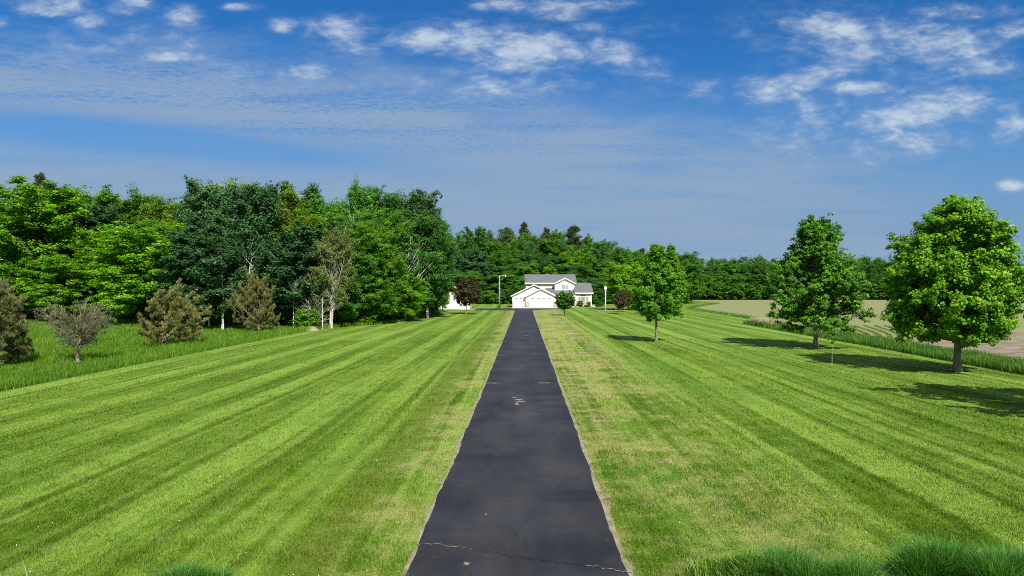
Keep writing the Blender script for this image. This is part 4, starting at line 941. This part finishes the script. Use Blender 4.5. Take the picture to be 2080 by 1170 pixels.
# arched heads above
xc = hx(1712, yW)
def archpane(xa, xb, z0, fn, n=8):
    t = [xa + (xb - xa) * i / n for i in range(n + 1)]
    pts = [(xa, z0), (xb, z0)] + [(q, fn(q)) for q in reversed(t)]
    o = [(xa - .07, z0 - .06), (xb + .07, z0 - .06)] + [(q + (.07 if i == 0 else (-.07 if i == n else 0)), fn(q) + .08) for i, q in enumerate(reversed(t))]
    w = hb(MB().prism_y(o, yW - .03, yW - .003), 'arched_window', M['trim'])
    sub(MB().prism_y(pts, yW - .045, yW - .031), 'pane', M['glass'], w)
    b_ = MB()
    for i in (1, 2, 3): q = xa + (xb - xa) * i / 4; b_.box(q - .018, q + .018, yW - .055, yW - .046, z0, fn(q))
    sub(b_, 'glazing_bars', M['trim'], w)
zt = hz(588, yW); arc = lambda q: hz(560, yW) - .055 * (q - xc) ** 2
archpane(hx(1668, yW), hx(1757, yW), zt, arc)
archpane(hx(1612, yW), hx(1648, yW), zt, lambda q: zt + .03 + .22 * ((q - hx(1612, yW)) / (hx(1648, yW) - hx(1612, yW))))
archpane(hx(1778, yW), hx(1814, yW), zt, lambda q: zt + .25 - .22 * ((q - hx(1778, yW)) / (hx(1814, yW) - hx(1778, yW))))
# planting bed before the wing
sheet('planting_bed', [(15.4, 165.6), (17.0, 165.0), (19.2, 164.8), (21.3, 165.3), (22.2, 166.6), (21.6, 168.2), (19.9, 168.8), (15.4, 168.8)], .03, M['mulch'])
def shrub(x, y, h, r, key, label, cat='shrub'): return place(key, 'shrub', x, y, h, r, label, None, cat=cat)
shrub(16.75, 167.7, 1.6, .75, 'shrub_mid', 'dark green shrub left of the big house window')
shrub(18.9, 167.8, 1.35, .48, 'shrub_mid', 'upright green shrub right of the big house window')
shrub(18.1, 166.4, .55, .65, 'shrub_dark', 'low green shrub below the big house window')
shrub(20.6, 166.4, .55, .5, 'shrub_dark', 'low shrub at the right end of the planting bed')
shrub(21.6, 169.6, 1.5, 1.1, 'shrub_dark', 'dark shrub at the right corner of the house')
def rock(name, x, y, r, mat, label, seed, cat='rock'):
    rr = random.Random(seed); m = MB(); v = []; nseg, nr = 9, 5
    for i in range(nr + 1):
        ph = math.pi * .5 * i / nr
        for j in range(nseg):
            k = r * rr.uniform(.8, 1.15); an = 2 * math.pi * j / nseg; v.append((x + k * 1.2 * math.cos(ph) * math.cos(an), y + k * math.cos(ph) * math.sin(an), k * .75 * math.sin(ph)))
    f = [(i * nseg + j, i * nseg + (j + 1) % nseg, (i + 1) * nseg + (j + 1) % nseg, (i + 1) * nseg + j) for i in range(nr) for j in range(nseg)]
    o = m.add(v, f).build(name, mat, None, True); return tag(o, label, cat)
rock('boulder', 19.75, 165.9, .55, M['stone'], 'pale boulder in the planting bed at the house wing', 1)
rock('boulder', 15.9, 166.0, .3, M['stone'], 'small boulder at the left end of the planting bed', 2)
# ------------------------------------------------------------------ white shed on the left
shed = empty('shed', (-12.4, 149, 0), 0, 'white gabled shed half hidden by the wood and the bronze tree', 'shed')
s0, s1, sp, szp, sze, sy = -16.3, -9.3, -12.8, 5.15, 3.1, 148.8
MB().prism_y([(s0, 0), (s1, 0), (s1, sze), (sp, szp - .2), (s0, sze)], sy, 158).build('wall', M['siding'], shed)
gable(s0 - .35, s1 + .35, sze - .14, sp, szp + .02, sy, 158.3, .35).build('roof', M['shingle'], shed)
rake(s0 - .35, s1 + .35, sze - .12, sze - .12, sp, szp + .02, sy - .35).build('rake_board', M['trim'], shed)
d2 = MB().box(-14.9, -11.1, sy - .04, sy - .003, .03, 2.25)
for k in (1, 2, 3): d2.box(-14.87, -11.13, sy - .048, sy - .042, .56 * k - .012, .56 * k + .012)
d2.build('shed_door', M['door'], shed)
MB().box(-15.05, -14.9, sy - .06, sy - .003, 0, 2.4).box(-11.1, -10.95, sy - .06, sy - .003, 0, 2.4).box(-14.9, -11.1, sy - .06, sy - .003, 2.25, 2.4).build('door_frame', M['trim'], shed)
for xa in (s0, s1 - .12): MB().box(xa, xa + .12, sy - .025, sy - .002, 0, sze - .2).build('corner_board', M['trim'], shed)
# ------------------------------------------------------------------ yard light
lx, ly = gpt(1014.5, 626.5)
yl = empty('yard_light', (lx, ly, 0), 0, 'tall grey wooden pole with a curved arm yard light left of the garage', 'street lamp')
MB().tube([(lx, ly, 0), (lx, ly, 3.6), (lx, ly, 7.45)], [.19, .16, .13], 12).build('pole', M['pole'], yl, True)
MB().tube([(lx, ly - .05, 7.0), (lx + .25, ly - .1, 7.32), (lx + .65, ly - .12, 7.50), (lx + 1.15, ly - .12, 7.50)], .055, 8).build('arm', M['metal'], yl, True)
hd = MB().tube([(lx + 1.05, ly - .12, 7.52), (lx + 1.15, ly - .12, 7.56), (lx + 1.5, ly - .12, 7.52), (lx + 1.62, ly - .12, 7.46)], [.06, .11, .10, .05], 10).build('lamp_head', M['metal'], yl, True)
g = MB().tube([(lx + 1.35, ly - .12, 7.42), (lx + 1.35, ly - .12, 7.24), (lx + 1.35, ly - .12, 7.16)], [.15, .13, .04], 10).build('lamp_glass', M['lens'], None, True); g.parent = hd
MB().box(lx - .1, lx + .12, ly - .30, ly - .16, 6.55, 6.95).build('junction_box', M['metal'], yl)
# ------------------------------------------------------------------ bird house on a pole, with its little bed
bx, by = gpt(1230, 631.5)
sheet('mulch_ring', [(bx + 1.0 + 1.9 * math.cos(t * .3927), by + .6 + 1.5 * math.sin(t * .3927)) for t in range(16)], .03, M['gravel'])
bh = empty('bird_house', (bx, by, 0), 0, 'white bird house with rose base on a tall white pole right of the house', 'bird house')
MB().tube([(bx, by, 0), (bx, by, 4.05)], [.11, .10], 10).build('pole', M['white'], bh, True)
MB().box(bx - .10, bx + .10, by - .10, by + .10, 3.92, 4.10).build('baffle', M['birdred'], bh)
MB().box(bx - .19, bx + .19, by - .17, by + .17, 4.102, 4.45).build('lower_box', M['birdred'], bh)
ub = MB().box(bx - .26, bx + .26, by - .20, by + .20, 4.452, 4.95); ubo = ub.build('nest_box', M['white'], bh)
MB().prism_y([(bx - .30, 4.95), (bx + .30, 4.95), (bx, 5.28)], by - .25, by + .25).build('roof', M['shingle'], bh)
for zz in (4.68,):
    v = MB(); n = 12; v.tube([(bx, by - .206, zz), (bx, by - .201, zz)], .07, 12); ho = v.build('entrance_hole', M['dark'], None); ho.parent = ubo
shrub(bx + .65, by - .3, .5, .33, 'purple_tree', 'small reddish bush in the gravel bed, nearer the bird house pole')
shrub(bx + 1.55, by - .1, .6, .38, 'purple_tree', 'small reddish bush in the gravel bed, farther from the bird house pole')
# boulder at the wood edge
rx, ry = gpt(633, 672); rock('boulder', rx, ry, .62, M['sand'], 'pale sandy boulder in the grass at the wood edge below the dead brush', 5)
